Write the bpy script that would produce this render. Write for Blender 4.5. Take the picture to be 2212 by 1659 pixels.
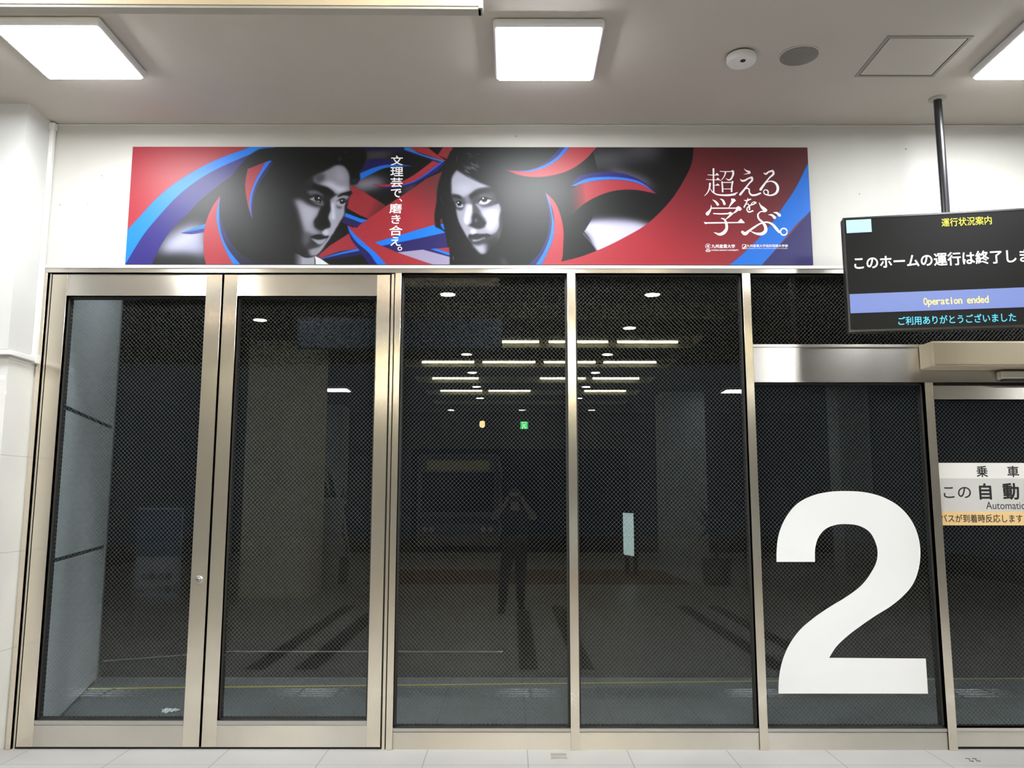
import bpy, bmesh, math, random
import numpy as np
from mathutils import Vector, Matrix

for _o in list(bpy.data.objects):
    bpy.data.objects.remove(_o, do_unlink=True)
SC = bpy.context.scene
COL = SC.collection
R = math.radians
random.seed(7)
rng = np.random.default_rng(7)

# ------------------------------------------------------------------ camera, world, exposure
F_PX, PITCH, ROLL, YAW = 1795.7, 0.13732, 0.00091, 0.00049
EYE = Vector((0.0, -5.273, 1.5))
cd = bpy.data.cameras.new('camera')
cd.sensor_width = 36.0
cd.lens = F_PX / 2212 * 36.0
cd.clip_start = 0.004
cd.clip_end = 200
cam = bpy.data.objects.new('camera', cd)
COL.objects.link(cam)
_f = Vector((math.sin(YAW) * math.cos(PITCH), math.cos(YAW) * math.cos(PITCH), math.sin(PITCH)))
_r0 = Vector((math.cos(YAW), -math.sin(YAW), 0))
_u0 = _r0.cross(_f)
_r = _r0 * math.cos(ROLL) + _u0 * math.sin(ROLL)
_u = -_r0 * math.sin(ROLL) + _u0 * math.cos(ROLL)
cam.matrix_world = Matrix(((_r.x, _u.x, -_f.x, EYE.x), (_r.y, _u.y, -_f.y, EYE.y), (_r.z, _u.z, -_f.z, EYE.z), (0, 0, 0, 1)))
SC.camera = cam

W = bpy.data.worlds.new('night_sky')
SC.world = W
W.use_nodes = True
W.node_tree.nodes['Background'].inputs[0].default_value = (0.012, 0.016, 0.024, 1)
W.node_tree.nodes['Background'].inputs[1].default_value = 0.25

SC.view_settings.view_transform = 'Standard'
SC.view_settings.look = 'None'
SC.view_settings.gamma = 1
SC.view_settings.use_curve_mapping = False
SC.view_settings.exposure = 0.0
SC.cycles.use_denoising = True
SC.cycles.max_bounces = 10
SC.cycles.transparent_max_bounces = 24
SC.cycles.sample_clamp_indirect = 6.0

LAMP_L = 72.0      # square ceiling panels
TUBE_L = 42.0      # tube lights in the coffers
DOWN_L = 130.0      # recessed downlights

# ------------------------------------------------------------------ materials
def lin(c):
    return tuple((v / 12.92 if v <= 0.04045 else ((v + 0.055) / 1.055) ** 2.4) for v in c)

def rgb(r, g, b):
    return lin((r / 255, g / 255, b / 255)) + (1.0,)

MATS = {}

def mat(name, color, rough=0.5, metal=0.0, spec=0.5, emit=None, strength=0.0, noise=None, bump=None, aniso=None):
    """plain principled material; noise=(scale, amount) mottles the colour, bump=(scale, strength), aniso=(amount, axis)"""
    if name in MATS:
        return MATS[name]
    m = bpy.data.materials.new(name)
    m.use_nodes = True
    nt = m.node_tree
    b = nt.nodes['Principled BSDF']
    b.inputs['Base Color'].default_value = color if len(color) == 4 else tuple(color) + (1,)
    b.inputs['Roughness'].default_value = rough
    b.inputs['Metallic'].default_value = metal
    b.inputs['Specular IOR Level'].default_value = spec
    if emit is not None:
        b.inputs['Emission Color'].default_value = tuple(emit[:3]) + (1,)
        b.inputs['Emission Strength'].default_value = strength
    tc = None
    if noise or bump:
        tc = nt.nodes.new('ShaderNodeTexCoord')
    if noise:
        n = nt.nodes.new('ShaderNodeTexNoise')
        n.inputs['Scale'].default_value = noise[0]
        n.inputs['Detail'].default_value = 6
        nt.links.new(tc.outputs['Object'], n.inputs['Vector'])
        mr = nt.nodes.new('ShaderNodeMapRange')
        mr.inputs[1].default_value = 0.3
        mr.inputs[2].default_value = 0.7
        mr.inputs[3].default_value = 1 - noise[1]
        mr.inputs[4].default_value = 1 + noise[1]
        nt.links.new(n.outputs[0], mr.inputs[0])
        vm = nt.nodes.new('ShaderNodeVectorMath')
        vm.operation = 'SCALE'
        vm.inputs[0].default_value = color[:3]
        nt.links.new(mr.outputs[0], vm.inputs['Scale'])
        nt.links.new(vm.outputs[0], b.inputs['Base Color'])
    if bump:
        n2 = nt.nodes.new('ShaderNodeTexNoise')
        n2.inputs['Scale'].default_value = bump[0]
        n2.inputs['Detail'].default_value = 5
        nt.links.new(tc.outputs['Object'], n2.inputs['Vector'])
        bp = nt.nodes.new('ShaderNodeBump')
        bp.inputs['Strength'].default_value = bump[1]
        bp.inputs['Distance'].default_value = 0.01
        nt.links.new(n2.outputs[0], bp.inputs['Height'])
        nt.links.new(bp.outputs[0], b.inputs['Normal'])
    if aniso:
        b.inputs['Anisotropic'].default_value = aniso[0]
        cx = nt.nodes.new('ShaderNodeCombineXYZ')
        for i in range(3):
            cx.inputs[i].default_value = aniso[1][i]
        nt.links.new(cx.outputs[0], b.inputs['Tangent'])
    MATS[name] = m
    return m

def math_node(nt, op, a, b=None):
    n = nt.nodes.new('ShaderNodeMath')
    n.operation = op
    for i, v in enumerate((a, b)):
        if v is None:
            continue
        if isinstance(v, (int, float)):
            n.inputs[i].default_value = v
        else:
            nt.links.new(v, n.inputs[i])
    return n.outputs[0]

def glass_mat(name, wired=True, tint=(0.93, 0.965, 0.975), f0=0.037):
    """one face of a clear pane: Schlick reflection over a tinted see-through body, optional diamond wire mesh inside"""
    m = bpy.data.materials.new(name)
    m.use_nodes = True
    nt = m.node_tree
    nt.nodes.remove(nt.nodes['Principled BSDF'])
    out = nt.nodes['Material Output']
    tr = nt.nodes.new('ShaderNodeBsdfTransparent')
    tr.inputs[0].default_value = tint + (1,)
    gl = nt.nodes.new('ShaderNodeBsdfGlossy')
    gl.inputs['Roughness'].default_value = 0.0
    gl.inputs['Color'].default_value = (0.97, 1, 1, 1)
    lw = nt.nodes.new('ShaderNodeLayerWeight')
    lw.inputs['Blend'].default_value = 0.5
    p5 = math_node(nt, 'POWER', lw.outputs['Facing'], 5.0)
    fac = math_node(nt, 'ADD', math_node(nt, 'MULTIPLY', p5, 1 - f0), f0)
    mx = nt.nodes.new('ShaderNodeMixShader')
    nt.links.new(fac, mx.inputs[0])
    nt.links.new(tr.outputs[0], mx.inputs[1])
    nt.links.new(gl.outputs[0], mx.inputs[2])
    last = mx.outputs[0]
    if wired:
        tc = nt.nodes.new('ShaderNodeTexCoord')
        sx = nt.nodes.new('ShaderNodeSeparateXYZ')
        nt.links.new(tc.outputs['Object'], sx.inputs[0])
        period, width = 0.026, 0.0010
        lines = []
        for op in ('ADD', 'SUBTRACT'):
            s = math_node(nt, op, sx.outputs[0], math_node(nt, 'MULTIPLY', sx.outputs[2], 0.96))
            fr = math_node(nt, 'FRACT', math_node(nt, 'ADD', math_node(nt, 'DIVIDE', s, period), 100.0))
            lines.append(math_node(nt, 'LESS_THAN', fr, width / period))
        wire = math_node(nt, 'MAXIMUM', lines[0], lines[1])
        df = nt.nodes.new('ShaderNodeBsdfDiffuse')
        df.inputs[0].default_value = (0.125, 0.125, 0.115, 1)
        m2 = nt.nodes.new('ShaderNodeMixShader')
        nt.links.new(wire, m2.inputs[0])
        nt.links.new(last, m2.inputs[1])
        nt.links.new(df.outputs[0], m2.inputs[2])
        last = m2.outputs[0]
    nt.links.new(last, out.inputs[0])
    MATS[name] = m
    return m

def tile_mat(name, base, joint, size, offset, speckle=0.12, rough=0.4, axes=(0, 1), jw=0.004, spec=0.5):
    """square tiles laid to `size`, thin joints, granite speckle"""
    m = bpy.data.materials.new(name)
    m.use_nodes = True
    nt = m.node_tree
    b = nt.nodes['Principled BSDF']
    b.inputs['Roughness'].default_value = rough
    b.inputs['Specular IOR Level'].default_value = spec
    tc = nt.nodes.new('ShaderNodeTexCoord')
    sx = nt.nodes.new('ShaderNodeSeparateXYZ')
    nt.links.new(tc.outputs['Object'], sx.inputs[0])
    jn = []
    for k in range(2):
        v = math_node(nt, 'ADD', math_node(nt, 'DIVIDE', math_node(nt, 'SUBTRACT', sx.outputs[axes[k]], offset[k]), size[k]), 200.0)
        jn.append(math_node(nt, 'LESS_THAN', math_node(nt, 'FRACT', v), jw / size[k]))
    j = math_node(nt, 'MAXIMUM', jn[0], jn[1])
    n = nt.nodes.new('ShaderNodeTexNoise')
    n.inputs['Scale'].default_value = 160
    n.inputs['Detail'].default_value = 4
    nt.links.new(tc.outputs['Object'], n.inputs['Vector'])
    n2 = nt.nodes.new('ShaderNodeTexNoise')
    n2.inputs['Scale'].default_value = 1.7
    nt.links.new(tc.outputs['Object'], n2.inputs['Vector'])
    g = math_node(nt, 'ADD', math_node(nt, 'MULTIPLY', math_node(nt, 'SUBTRACT', n.outputs[0], 0.5), speckle * 4),
                  math_node(nt, 'ADD', math_node(nt, 'MULTIPLY', math_node(nt, 'SUBTRACT', n2.outputs[0], 0.5), 0.3), 1.0))
    vm = nt.nodes.new('ShaderNodeVectorMath')
    vm.operation = 'SCALE'
    vm.inputs[0].default_value = base[:3]
    nt.links.new(g, vm.inputs['Scale'])
    mx = nt.nodes.new('ShaderNodeMix')
    mx.data_type = 'RGBA'
    nt.links.new(j, mx.inputs[0])
    nt.links.new(vm.outputs[0], mx.inputs[6])
    mx.inputs[7].default_value = tuple(joint[:3]) + (1,)
    nt.links.new(mx.outputs[2], b.inputs['Base Color'])
    MATS[name] = m
    return m

M_CEIL = mat('ceiling_paint', (0.52, 0.48, 0.43), 0.7, noise=(0.9, 0.05))
M_WALL = mat('wall_plaster', (0.53, 0.515, 0.475), 0.55, noise=(2.2, 0.03), bump=(14, 0.15))
M_COLPAINT = mat('column_plaster', (0.60, 0.595, 0.575), 0.55, noise=(2.0, 0.03))
M_FLOOR = tile_mat('floor_granite', (0.36, 0.352, 0.342), (0.16, 0.16, 0.155), (0.6, 0.6), (0.094, -0.292), jw=0.005, rough=0.42)
M_COLTILE = tile_mat('column_tile', (0.68, 0.665, 0.63), (0.46, 0.45, 0.43), (0.6, 0.583), (-3.135, 0.008), speckle=0.02, rough=0.25, axes=(0, 2), jw=0.004)
M_STEEL_V = mat('steel_upright', (0.80, 0.73, 0.62), 0.22, 0.86, aniso=(0.92, (1, 0, 0)), noise=(3.0, 0.04))
M_STEEL_H = mat('steel_rail', (0.74, 0.69, 0.61), 0.28, 0.85, aniso=(0.95, (0, 0, 1)), noise=(3.0, 0.04))
M_STEEL_P = mat('steel_panel', (0.70, 0.66, 0.61), 0.32, 1.0, aniso=(0.92, (0, 0, 1)))
M_STEEL = mat('steel_plain', (0.62, 0.60, 0.56), 0.28, 1.0)
M_DARKGAP = mat('black_gasket', (0.012, 0.012, 0.012), 0.6)
M_BRONZE = mat('dark_bronze', (0.10, 0.085, 0.06), 0.45, 0.6)
M_GLASS = glass_mat('wired_glass')
M_WHITEP = mat('white_plastic', (0.78, 0.77, 0.74), 0.4)
M_LAMP = mat('lamp_diffuser', (0.9, 0.9, 0.9), 0.5, emit=(0.95, 0.985, 1.0), strength=LAMP_L)
M_TUBE = mat('tube_glow', (0.9, 0.9, 0.8), 0.5, emit=(1.0, 0.95, 0.66), strength=TUBE_L)
M_DOWN = mat('downlight_glow', (0.9, 0.9, 0.8), 0.5, emit=(1.0, 0.80, 0.58), strength=DOWN_L)
M_BLACK = mat('black_metal', (0.009, 0.009, 0.010), 0.5, 0.0, spec=0.3)
M_CREAM = mat('cream_enamel', (0.50, 0.42, 0.30), 0.4)

# ------------------------------------------------------------------ mesh helpers
class MB:
    """collects shapes into one mesh"""
    def __init__(self):
        self.bm = bmesh.new()

    def box(self, x0, x1, y0, y1, z0, z1, bevel=0.0, seg=2):
        t = bmesh.new()
        bmesh.ops.create_cube(t, size=1)
        for v in t.verts:
            v.co = Vector(((x0 + x1) / 2 + v.co.x * (x1 - x0), (y0 + y1) / 2 + v.co.y * (y1 - y0), (z0 + z1) / 2 + v.co.z * (z1 - z0)))
        if bevel > 0:
            bmesh.ops.bevel(t, geom=t.edges[:], offset=bevel, segments=seg, affect='EDGES', profile=0.5)
        self.add(t)
        return self

    def add(self, t, matrix=None):
        me = bpy.data.meshes.new('tmp')
        if matrix is not None:
            bmesh.ops.transform(t, matrix=matrix, verts=t.verts)
        t.to_mesh(me)
        t.free()
        self.bm.from_mesh(me)
        bpy.data.meshes.remove(me)

    def lathe(self, prof, center, axis='Z', seg=40):
        """profile of (radius, height) turned about an axis through center"""
        t = bmesh.new()
        rings = []
        for r, h in prof:
            ring = []
            for k in range(seg):
                a = 2 * math.pi * k / seg
                p = (r * math.cos(a), r * math.sin(a), h)
                if axis == 'Y':
                    p = (p[0], -p[2], p[1])
                elif axis == 'X':
                    p = (p[2], p[0], p[1])
                ring.append(t.verts.new(Vector(center) + Vector(p)))
            rings.append(ring)
        for a, b in zip(rings, rings[1:]):
            for k in range(seg):
                t.faces.new((a[k], a[(k + 1) % seg], b[(k + 1) % seg], b[k]))
        t.faces.new(rings[0][::-1])
        t.faces.new(rings[-1])
        bmesh.ops.recalc_face_normals(t, faces=t.faces)
        self.add(t)
        return self

    def tube(self, pts, rad, seg=12):
        t = bmesh.new()
        pts = [Vector(p) for p in pts]
        rings = []
        for i, p in enumerate(pts):
            d = (pts[min(i + 1, len(pts) - 1)] - pts[max(i - 1, 0)]).normalized()
            up = Vector((0, 0, 1)) if abs(d.z) < 0.9 else Vector((0, 1, 0))
            s = d.cross(up).normalized()
            u = s.cross(d).normalized()
            r = rad[i] if isinstance(rad, (list, tuple)) else rad
            rings.append([t.verts.new(p + s * (r * math.cos(2 * math.pi * k / seg)) + u * (r * math.sin(2 * math.pi * k / seg))) for k in range(seg)])
        for a, b in zip(rings, rings[1:]):
            for k in range(seg):
                t.faces.new((a[k], a[(k + 1) % seg], b[(k + 1) % seg], b[k]))
        t.faces.new(rings[0][::-1])
        t.faces.new(rings[-1])
        bmesh.ops.recalc_face_normals(t, faces=t.faces)
        self.add(t)
        return self

    def prism(self, outline, y0, y1):
        """outline of (x, z) extruded from y0 to y1"""
        t = bmesh.new()
        a = [t.verts.new((x, y0, z)) for x, z in outline]
        f = t.faces.new(a)
        if abs(y1 - y0) > 1e-9:
            r = bmesh.ops.extrude_face_region(t, geom=[f])
            for g in r['geom']:
                if isinstance(g, bmesh.types.BMVert):
                    g.co.y = y1
        bmesh.ops.triangulate(t, faces=[q for q in t.faces if len(q.verts) > 4])
        bmesh.ops.recalc_face_normals(t, faces=t.faces)
        self.add(t)
        return self

    def build(self, name, m, parent=None, smooth=False, loc=None):
        me = bpy.data.meshes.new(name)
        self.bm.to_mesh(me)
        self.bm.free()
        me.materials.append(m)
        if smooth:
            me.polygons.foreach_set('use_smooth', [True] * len(me.polygons))
            try:
                me.set_sharp_from_angle(angle=R(40))
            except Exception:
                pass
        o = bpy.data.objects.new(name, me)
        COL.objects.link(o)
        if parent is not None:
            o.parent = parent
        if loc is not None:
            o.location = loc
        return o

def tag(o, label, cat, group=None, kind=None):
    o['label'] = label
    o['category'] = cat
    if group:
        o['group'] = group
    if kind:
        o['kind'] = kind
    return o

def empty(name, loc=(0, 0, 0), rz=0.0):
    o = bpy.data.objects.new(name, None)
    o.location = loc
    o.rotation_euler = (0, 0, rz)
    o.empty_display_size = 0.1
    COL.objects.link(o)
    return o

def structure(o):
    o['kind'] = 'structure'
    return o

def copy_tree(o, parent=None):
    c = o.copy()
    COL.objects.link(c)
    if parent is not None:
        c.parent = parent
    for ch in list(o.children):
        copy_tree(ch, c)
    return c

def text_mesh(name, body, rect, y, m, parent=None, bold=0.0, keep=False):
    """lettering filled into rect = (x0, x1, z0, z1), reading from the -y side; keep=True keeps the glyphs' own proportions"""
    c = bpy.data.curves.new(name, 'FONT')
    c.body = body
    c.resolution_u = 4
    o = bpy.data.objects.new(name, c)
    COL.objects.link(o)
    dg = bpy.context.evaluated_depsgraph_get()
    me = bpy.data.meshes.new_from_object(o.evaluated_get(dg))
    bpy.data.objects.remove(o, do_unlink=True)
    bpy.data.curves.remove(c)
    n = len(me.vertices)
    co = np.empty(n * 3, dtype=np.float32)
    me.vertices.foreach_get('co', co)
    co = co.reshape(n, 3)
    lo, hi = co.min(0), co.max(0)
    x0, x1, z0, z1 = rect
    sx = (x1 - x0) / max(hi[0] - lo[0], 1e-6)
    sz = (z1 - z0) / max(hi[1] - lo[1], 1e-6)
    if keep:
        sx = sz = min(sx, sz)
    cx, cz = (x0 + x1) / 2, (z0 + z1) / 2
    new = np.empty_like(co)
    new[:, 0] = cx + (co[:, 0] - (lo[0] + hi[0]) / 2) * sx
    new[:, 1] = y
    new[:, 2] = cz + (co[:, 1] - (lo[1] + hi[1]) / 2) * sz
    me.vertices.foreach_set('co', new.ravel())
    me.update()
    if bold:                       # heavier weight: the same outlines laid again, shifted by a hair
        base = bmesh.new()
        base.from_mesh(me)
        nl = body.count('\n') + 1
        s = bold * (z1 - z0) / nl
        big = bmesh.new()
        for di, (dx, dz) in enumerate(((0, 0), (s, 0), (-s, 0), (0, s), (0, -s), (0.7 * s, 0.7 * s), (-0.7 * s, 0.7 * s), (0.7 * s, -0.7 * s), (-0.7 * s, -0.7 * s))):
            tmp = bpy.data.meshes.new('tmp')
            base.to_mesh(tmp)
            tmp.transform(Matrix.Translation((dx, di * 4e-5, dz)))
            big.from_mesh(tmp)
            bpy.data.meshes.remove(tmp)
        big.to_mesh(me)
        big.free()
        base.free()
    me.name = name
    me.materials.clear()
    me.materials.append(m)
    t = bpy.data.objects.new(name, me)
    COL.objects.link(t)
    if parent is not None:
        t.parent = parent
    return t

def smooth_loop(pts, closed=True, n=6, corner=48):
    """Catmull-Rom through pts, sharp at turns above `corner` degrees"""
    P = np.array(pts, float)
    N = len(P)
    out = []
    tang = np.zeros_like(P)
    tin = np.zeros_like(P)
    tout = np.zeros_like(P)
    for i in range(N):
        if not closed and i in (0, N - 1):
            continue
        a, b, c = P[i - 1], P[i], P[(i + 1) % N]
        u, v = b - a, c - b
        lu, lv = np.linalg.norm(u), np.linalg.norm(v)
        if lu < 1e-9 or lv < 1e-9:
            continue
        ang = math.degrees(math.acos(max(-1, min(1, float(u @ v) / lu / lv))))
        if ang < corner:
            d = u / lu * lv + v / lv * lu
            d = d / max(np.linalg.norm(d), 1e-9)
            tin[i] = d * lu
            tout[i] = d * lv
    for i in range(N if closed else N - 1):
        a, b = P[i], P[(i + 1) % N]
        m0, m1 = tout[i], tin[(i + 1) % N]
        if not m0.any():
            m0 = b - a
        if not m1.any():
            m1 = b - a
        for k in range(n):
            t = k / n
            h = (2 * t ** 3 - 3 * t ** 2 + 1, t ** 3 - 2 * t ** 2 + t, -2 * t ** 3 + 3 * t ** 2, t ** 3 - t ** 2)
            out.append(h[0] * a + h[1] * m0 + h[2] * b + h[3] * m1)
    if not closed:
        out.append(P[-1])
    return np.array(out)

ZC = 3.982     # ceiling height

def mono_text(name, body, rect, y, m, parent, bold=0.0):
    """evenly spaced lettering: every character centred in a cell of equal width"""
    x0, x1, z0, z1 = rect
    cell = (x1 - x0) / len(body)
    big = bmesh.new()
    dg0 = None
    def glyph_co(ch):
        c = bpy.data.curves.new('g', 'FONT')
        c.body = ch
        o = bpy.data.objects.new('g', c)
        COL.objects.link(o)
        me = bpy.data.meshes.new_from_object(o.evaluated_get(bpy.context.evaluated_depsgraph_get()))
        bpy.data.objects.remove(o, do_unlink=True)
        bpy.data.curves.remove(c)
        return me
    ref = glyph_co('d')
    top = max(v.co.y for v in ref.vertices)
    s = (z1 - z0) / top
    for i, ch in enumerate(body):
        if ch == ' ':
            continue
        me = glyph_co(ch)
        xs = [v.co.x for v in me.vertices]
        lo, hi = min(xs), max(xs)
        k = min(s * 1.05, cell * 0.84 / (hi - lo))
        if ch in 'itr':
            k = s * 1.1
        cx = x0 + cell * (i + 0.5)
        for di, (dx, dz) in enumerate(((0, 0), (1, 0), (-1, 0), (0, 1), (0, -1))):
            t = me.copy()
            for v in t.vertices:
                v.co = Vector((cx + (v.co.x - (lo + hi) / 2) * k + dx * bold * (z1 - z0), y + di * 4e-5, z0 + v.co.y * s + dz * bold * (z1 - z0)))
            big.from_mesh(t)
            bpy.data.meshes.remove(t)
        bpy.data.meshes.remove(me)
    out = bpy.data.meshes.new(name)
    big.to_mesh(out)
    big.free()
    out.materials.append(m)
    o = bpy.data.objects.new(name, out)
    COL.objects.link(o)
    o.parent = parent
    return o

# ================================================================== the setting
# ceiling: flat over the entrance, five open coffers further back in the hall
COFFERS = [(-5.96, -5.0), (-8.22, -7.14), (-10.28, -9.34), (-12.42, -11.5), (-14.5, -13.6), (-16.55, -15.7)]
CX0, CX1 = -2.0, 2.98
HALL_Y = -3.72
tag(structure(MB().box(-9, 9, HALL_Y, 0.3, ZC, ZC + 0.12).build('ceiling', M_CEIL)), 'warm grey painted ceiling over the entrance', 'ceiling')
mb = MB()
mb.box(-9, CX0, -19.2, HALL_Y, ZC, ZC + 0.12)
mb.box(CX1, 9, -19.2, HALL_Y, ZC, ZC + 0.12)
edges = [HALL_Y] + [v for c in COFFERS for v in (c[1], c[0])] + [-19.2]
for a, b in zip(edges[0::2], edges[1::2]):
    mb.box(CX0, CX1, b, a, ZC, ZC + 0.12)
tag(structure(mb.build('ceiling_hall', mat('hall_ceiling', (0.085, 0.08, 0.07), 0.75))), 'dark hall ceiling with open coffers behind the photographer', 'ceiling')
mb = MB()
for y0, y1 in COFFERS:
    mb.box(CX0 - 0.03, CX1 + 0.03, y0 - 0.03, y1 + 0.03, ZC + 0.36, ZC + 0.40)
    mb.box(CX0 - 0.03, CX1 + 0.03, y0 - 0.03, y0 + 0.012, ZC + 0.002, ZC + 0.37)
    mb.box(CX0 - 0.03, CX1 + 0.03, y1 - 0.012, y1 + 0.03, ZC + 0.002, ZC + 0.37)
    mb.box(CX0 - 0.03, CX0 + 0.012, y0, y1, ZC + 0.002, ZC + 0.37)
    mb.box(CX1 - 0.012, CX1 + 0.03, y0, y1, ZC + 0.002, ZC + 0.37)
tag(structure(mb.build('ceiling_coffers', mat('coffer_cream', (0.50, 0.46, 0.30), 0.6))), 'cream lined light coffers of the hall ceiling', 'ceiling')

tag(structure(MB().box(-9, 9, -18.6, 0.10, -0.1, 0.0).build('floor', M_FLOOR)), 'grey granite tiled floor of the waiting hall', 'floor')

# plaster wall over the glazing, solid beyond the last bay
mb = MB()
mb.box(-9, 9, 0.0, 0.22, 3.0, ZC + 0.1)
mb.box(4.95, 9, 0.0, 0.22, 0.0, 3.0)
mb.box(-9, -3.047, 0.0, 0.22, 0.0, 3.0)
tag(structure(mb.build('wall_front', M_WALL)), 'white plaster wall band above the glass doors', 'wall')
# thin shadow-gap bead where wall meets ceiling
tag(structure(MB().box(-3.06, 9, -0.006, 0.0, ZC - 0.012, ZC - 0.004).build('trim_1', mat('bead', (0.62, 0.6, 0.55), 0.5))), 'thin pale bead along the top of the white wall', 'trim')
sc = empty('wall_blemishes')
for i, (x, z, r) in enumerate([(2.627, 3.812, 0.007), (-2.98, 3.42, 0.006), (-2.80, 3.43, 0.005), (2.3, 3.50, 0.005), (0.03, 3.90, 0.006), (-2.72, 3.62, 0.005)]):
    MB().lathe([(r, 0.0), (r * 0.8, 0.002)], (x, -0.0005, z), axis='Y', seg=12).build('filled_screw_hole', mat('screw_hole', (0.35, 0.34, 0.32), 0.7), sc)
tag(sc, 'small grey filled screw holes scattered on the white wall', 'blemish', kind='structure')

# column at the left: plaster above, pale tiles below
wl = empty('wall_left')
MB().box(-5.4, -3.066, -0.29, 0.0, 2.40, ZC).build('plaster_upper', M_COLPAINT, wl)
MB().box(-5.4, -3.058, -0.285, 0.0, 0.0, 2.40).build('tiled_lower', M_COLTILE, wl)
tag(structure(wl), 'white square column at the left, plaster above pale tiles', 'column')

cm = empty('cable_moulding', (-3.06, -0.03, 2.39))
def _rel(b, name, o):
    ob = b.build(name, M_WHITEP, o)
    ob.location = -Vector(o.location)
    return ob
_rel(MB().box(-3.0655, -3.036, -0.045, -0.012, 2.39, 3.955, 0.004), 'upright_duct', cm)
_rel(MB().box(-3.0655, -3.032, -0.31, -0.008, 2.362, 2.392, 0.004).box(-5.38, -3.033, -0.318, -0.288, 2.362, 2.392, 0.004), 'level_duct', cm)
_rel(MB().box(-3.07, -3.030, -0.05, -0.008, 3.925, 3.972, 0.006), 'elbow', cm)
_rel(MB().box(-3.07, -3.026, -0.052, -0.004, 2.352, 2.41, 0.006), 'elbow', cm)
tag(structure(cm), 'white cable moulding running down the left column corner and around its plaster edge', 'cable duct')

# ------------------------------------------------------------------ frames
tag(structure(MB().box(-3.047, 4.95, -0.018, 0.03, 2.986, 3.006, 0.002).build('trim_2', mat('ledge_paint', (0.74, 0.73, 0.70), 0.4))), 'thin pale ledge on top of the steel head frame', 'trim')
tag(structure(MB().box(-3.047, 4.95, -0.012, 0.11, 2.957, 2.986).build('trim_3', M_STEEL_H)), 'stainless steel head frame above the doors and windows', 'trim')

def post(n, x0, x1, label, y0=-0.012):
    return tag(structure(MB().box(x0, x1, y0, 0.11, 0.0, 2.957, 0.0015, 1).build('trim_%d' % n, M_STEEL_V)), label, 'mullion')
post(4, -3.047, -3.018, 'stainless steel jamb beside the left column')
post(5, -0.757, -0.717, 'stainless steel post right of the double doors')
post(6, 0.360, 0.414, 'stainless steel mullion between the two tall panes')
post(7, 1.500, 1.552, 'stainless steel mullion left of the white number 2 pane')
post(8, 4.90, 4.95, 'stainless steel jamb at the far end of the sliding door', 0.0)
tag(structure(MB().box(2.640, 2.694, -0.012, 0.11, 0.0, 2.242, 0.0015, 1).build('trim_9', M_STEEL_V)), 'stainless steel mullion between the number 2 pane and the sliding door', 'mullion')
# dark grooves of the double-door frame
mb = MB()
mb.box(-3.018, -2.992, 0.02, 0.10, 0.0, 2.957)
mb.box(-0.792, -0.757, 0.02, 0.10, 0.0, 2.957)
mb.box(-1.90, -1.86, 0.035, 0.08, 0.0, 2.957)
mb.box(-3.018, -0.757, 0.02, 0.10, 2.945, 2.957)
mb.box(-3.018, -0.757, 0.012, 0.10, 0.0, 0.012)
tag(structure(mb.build('trim_10', M_DARKGAP)), 'black rebate around the closed double doors', 'trim')
mb = MB()
mb.box(-3.012, -3.000, 0.005, 0.05, 0.0, 2.957)
mb.box(-0.783, -0.766, 0.005, 0.05, 0.0, 2.957)
tag(structure(mb.build('trim_11', M_STEEL_V)), 'narrow steel stops inside the door rebate', 'trim')

def leaf(n, x0, xg0, xg1, x1, label, lock=None):
    d = empty('door_%d' % n, ((x0 + x1) / 2, 0, 0))
    def part(b, name, m):
        o = b.build(name, m, d)
        o.location = (-d.location.x, 0, 0)
        return o
    zt, zg1, zg0 = 2.948, 2.806, 0.166
    part(MB().box(x0, xg0, 0.0, 0.09, 0.014, zt, 0.0015, 1), 'stile', M_STEEL_V)
    part(MB().box(xg1, x1, 0.0, 0.09, 0.014, zt, 0.0015, 1), 'stile', M_STEEL_V)
    part(MB().box(xg0, xg1, 0.002, 0.088, zg1, zt), 'top_rail', M_STEEL_H)
    part(MB().box(xg0, xg1, 0.002, 0.088, 0.014, 0.138), 'bottom_rail', M_STEEL_H)
    part(MB().box(xg0, xg1, 0.006, 0.088, 0.138, 0.146).box(xg0, xg1, 0.0, 0.088, 0.146, zg0), 'glazing_bead', M_STEEL)
    g = MB()
    g.box(xg0, xg0 + 0.012, 0.03, 0.075, zg0, zg1).box(xg1 - 0.012, xg1, 0.03, 0.075, zg0, zg1)
    g.box(xg0, xg1, 0.03, 0.075, zg1 - 0.012, zg1).box(xg0, xg1, 0.03, 0.075, zg0, zg0 + 0.008)
    part(g, 'gasket', M_DARKGAP)
    part(MB().box(xg0, xg1, 0.046, 0.053, zg0, zg1), 'glass_pane', M_GLASS)
    if lock:
        lk = part(MB().lathe([(0.024, -0.002), (0.024, 0.006), (0.019, 0.012), (0.019, 0.010)], (lock[0], 0.0, lock[1]), axis='Y', seg=32), 'lock_rosette', M_STEEL)
        cyl = MB().lathe([(0.013, 0.0), (0.013, 0.017), (0.011, 0.019)], (lock[0], 0.0, lock[1]), axis='Y', seg=24).box(lock[0] - 0.0015, lock[0] + 0.0015, -0.0215, -0.017, lock[1] - 0.008, lock[1] + 0.008).build('lock_cylinder', M_STEEL, lk)
    return tag(structure(d), label, 'door')
leaf(1, -2.992, -2.893, -1.988, -1.887, 'left stainless steel and wired glass door leaf with a round lock', (-1.937, 1.003))
leaf(2, -1.873, -1.784, -0.876, -0.792, 'right stainless steel and wired glass leaf of the closed double door')

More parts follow.
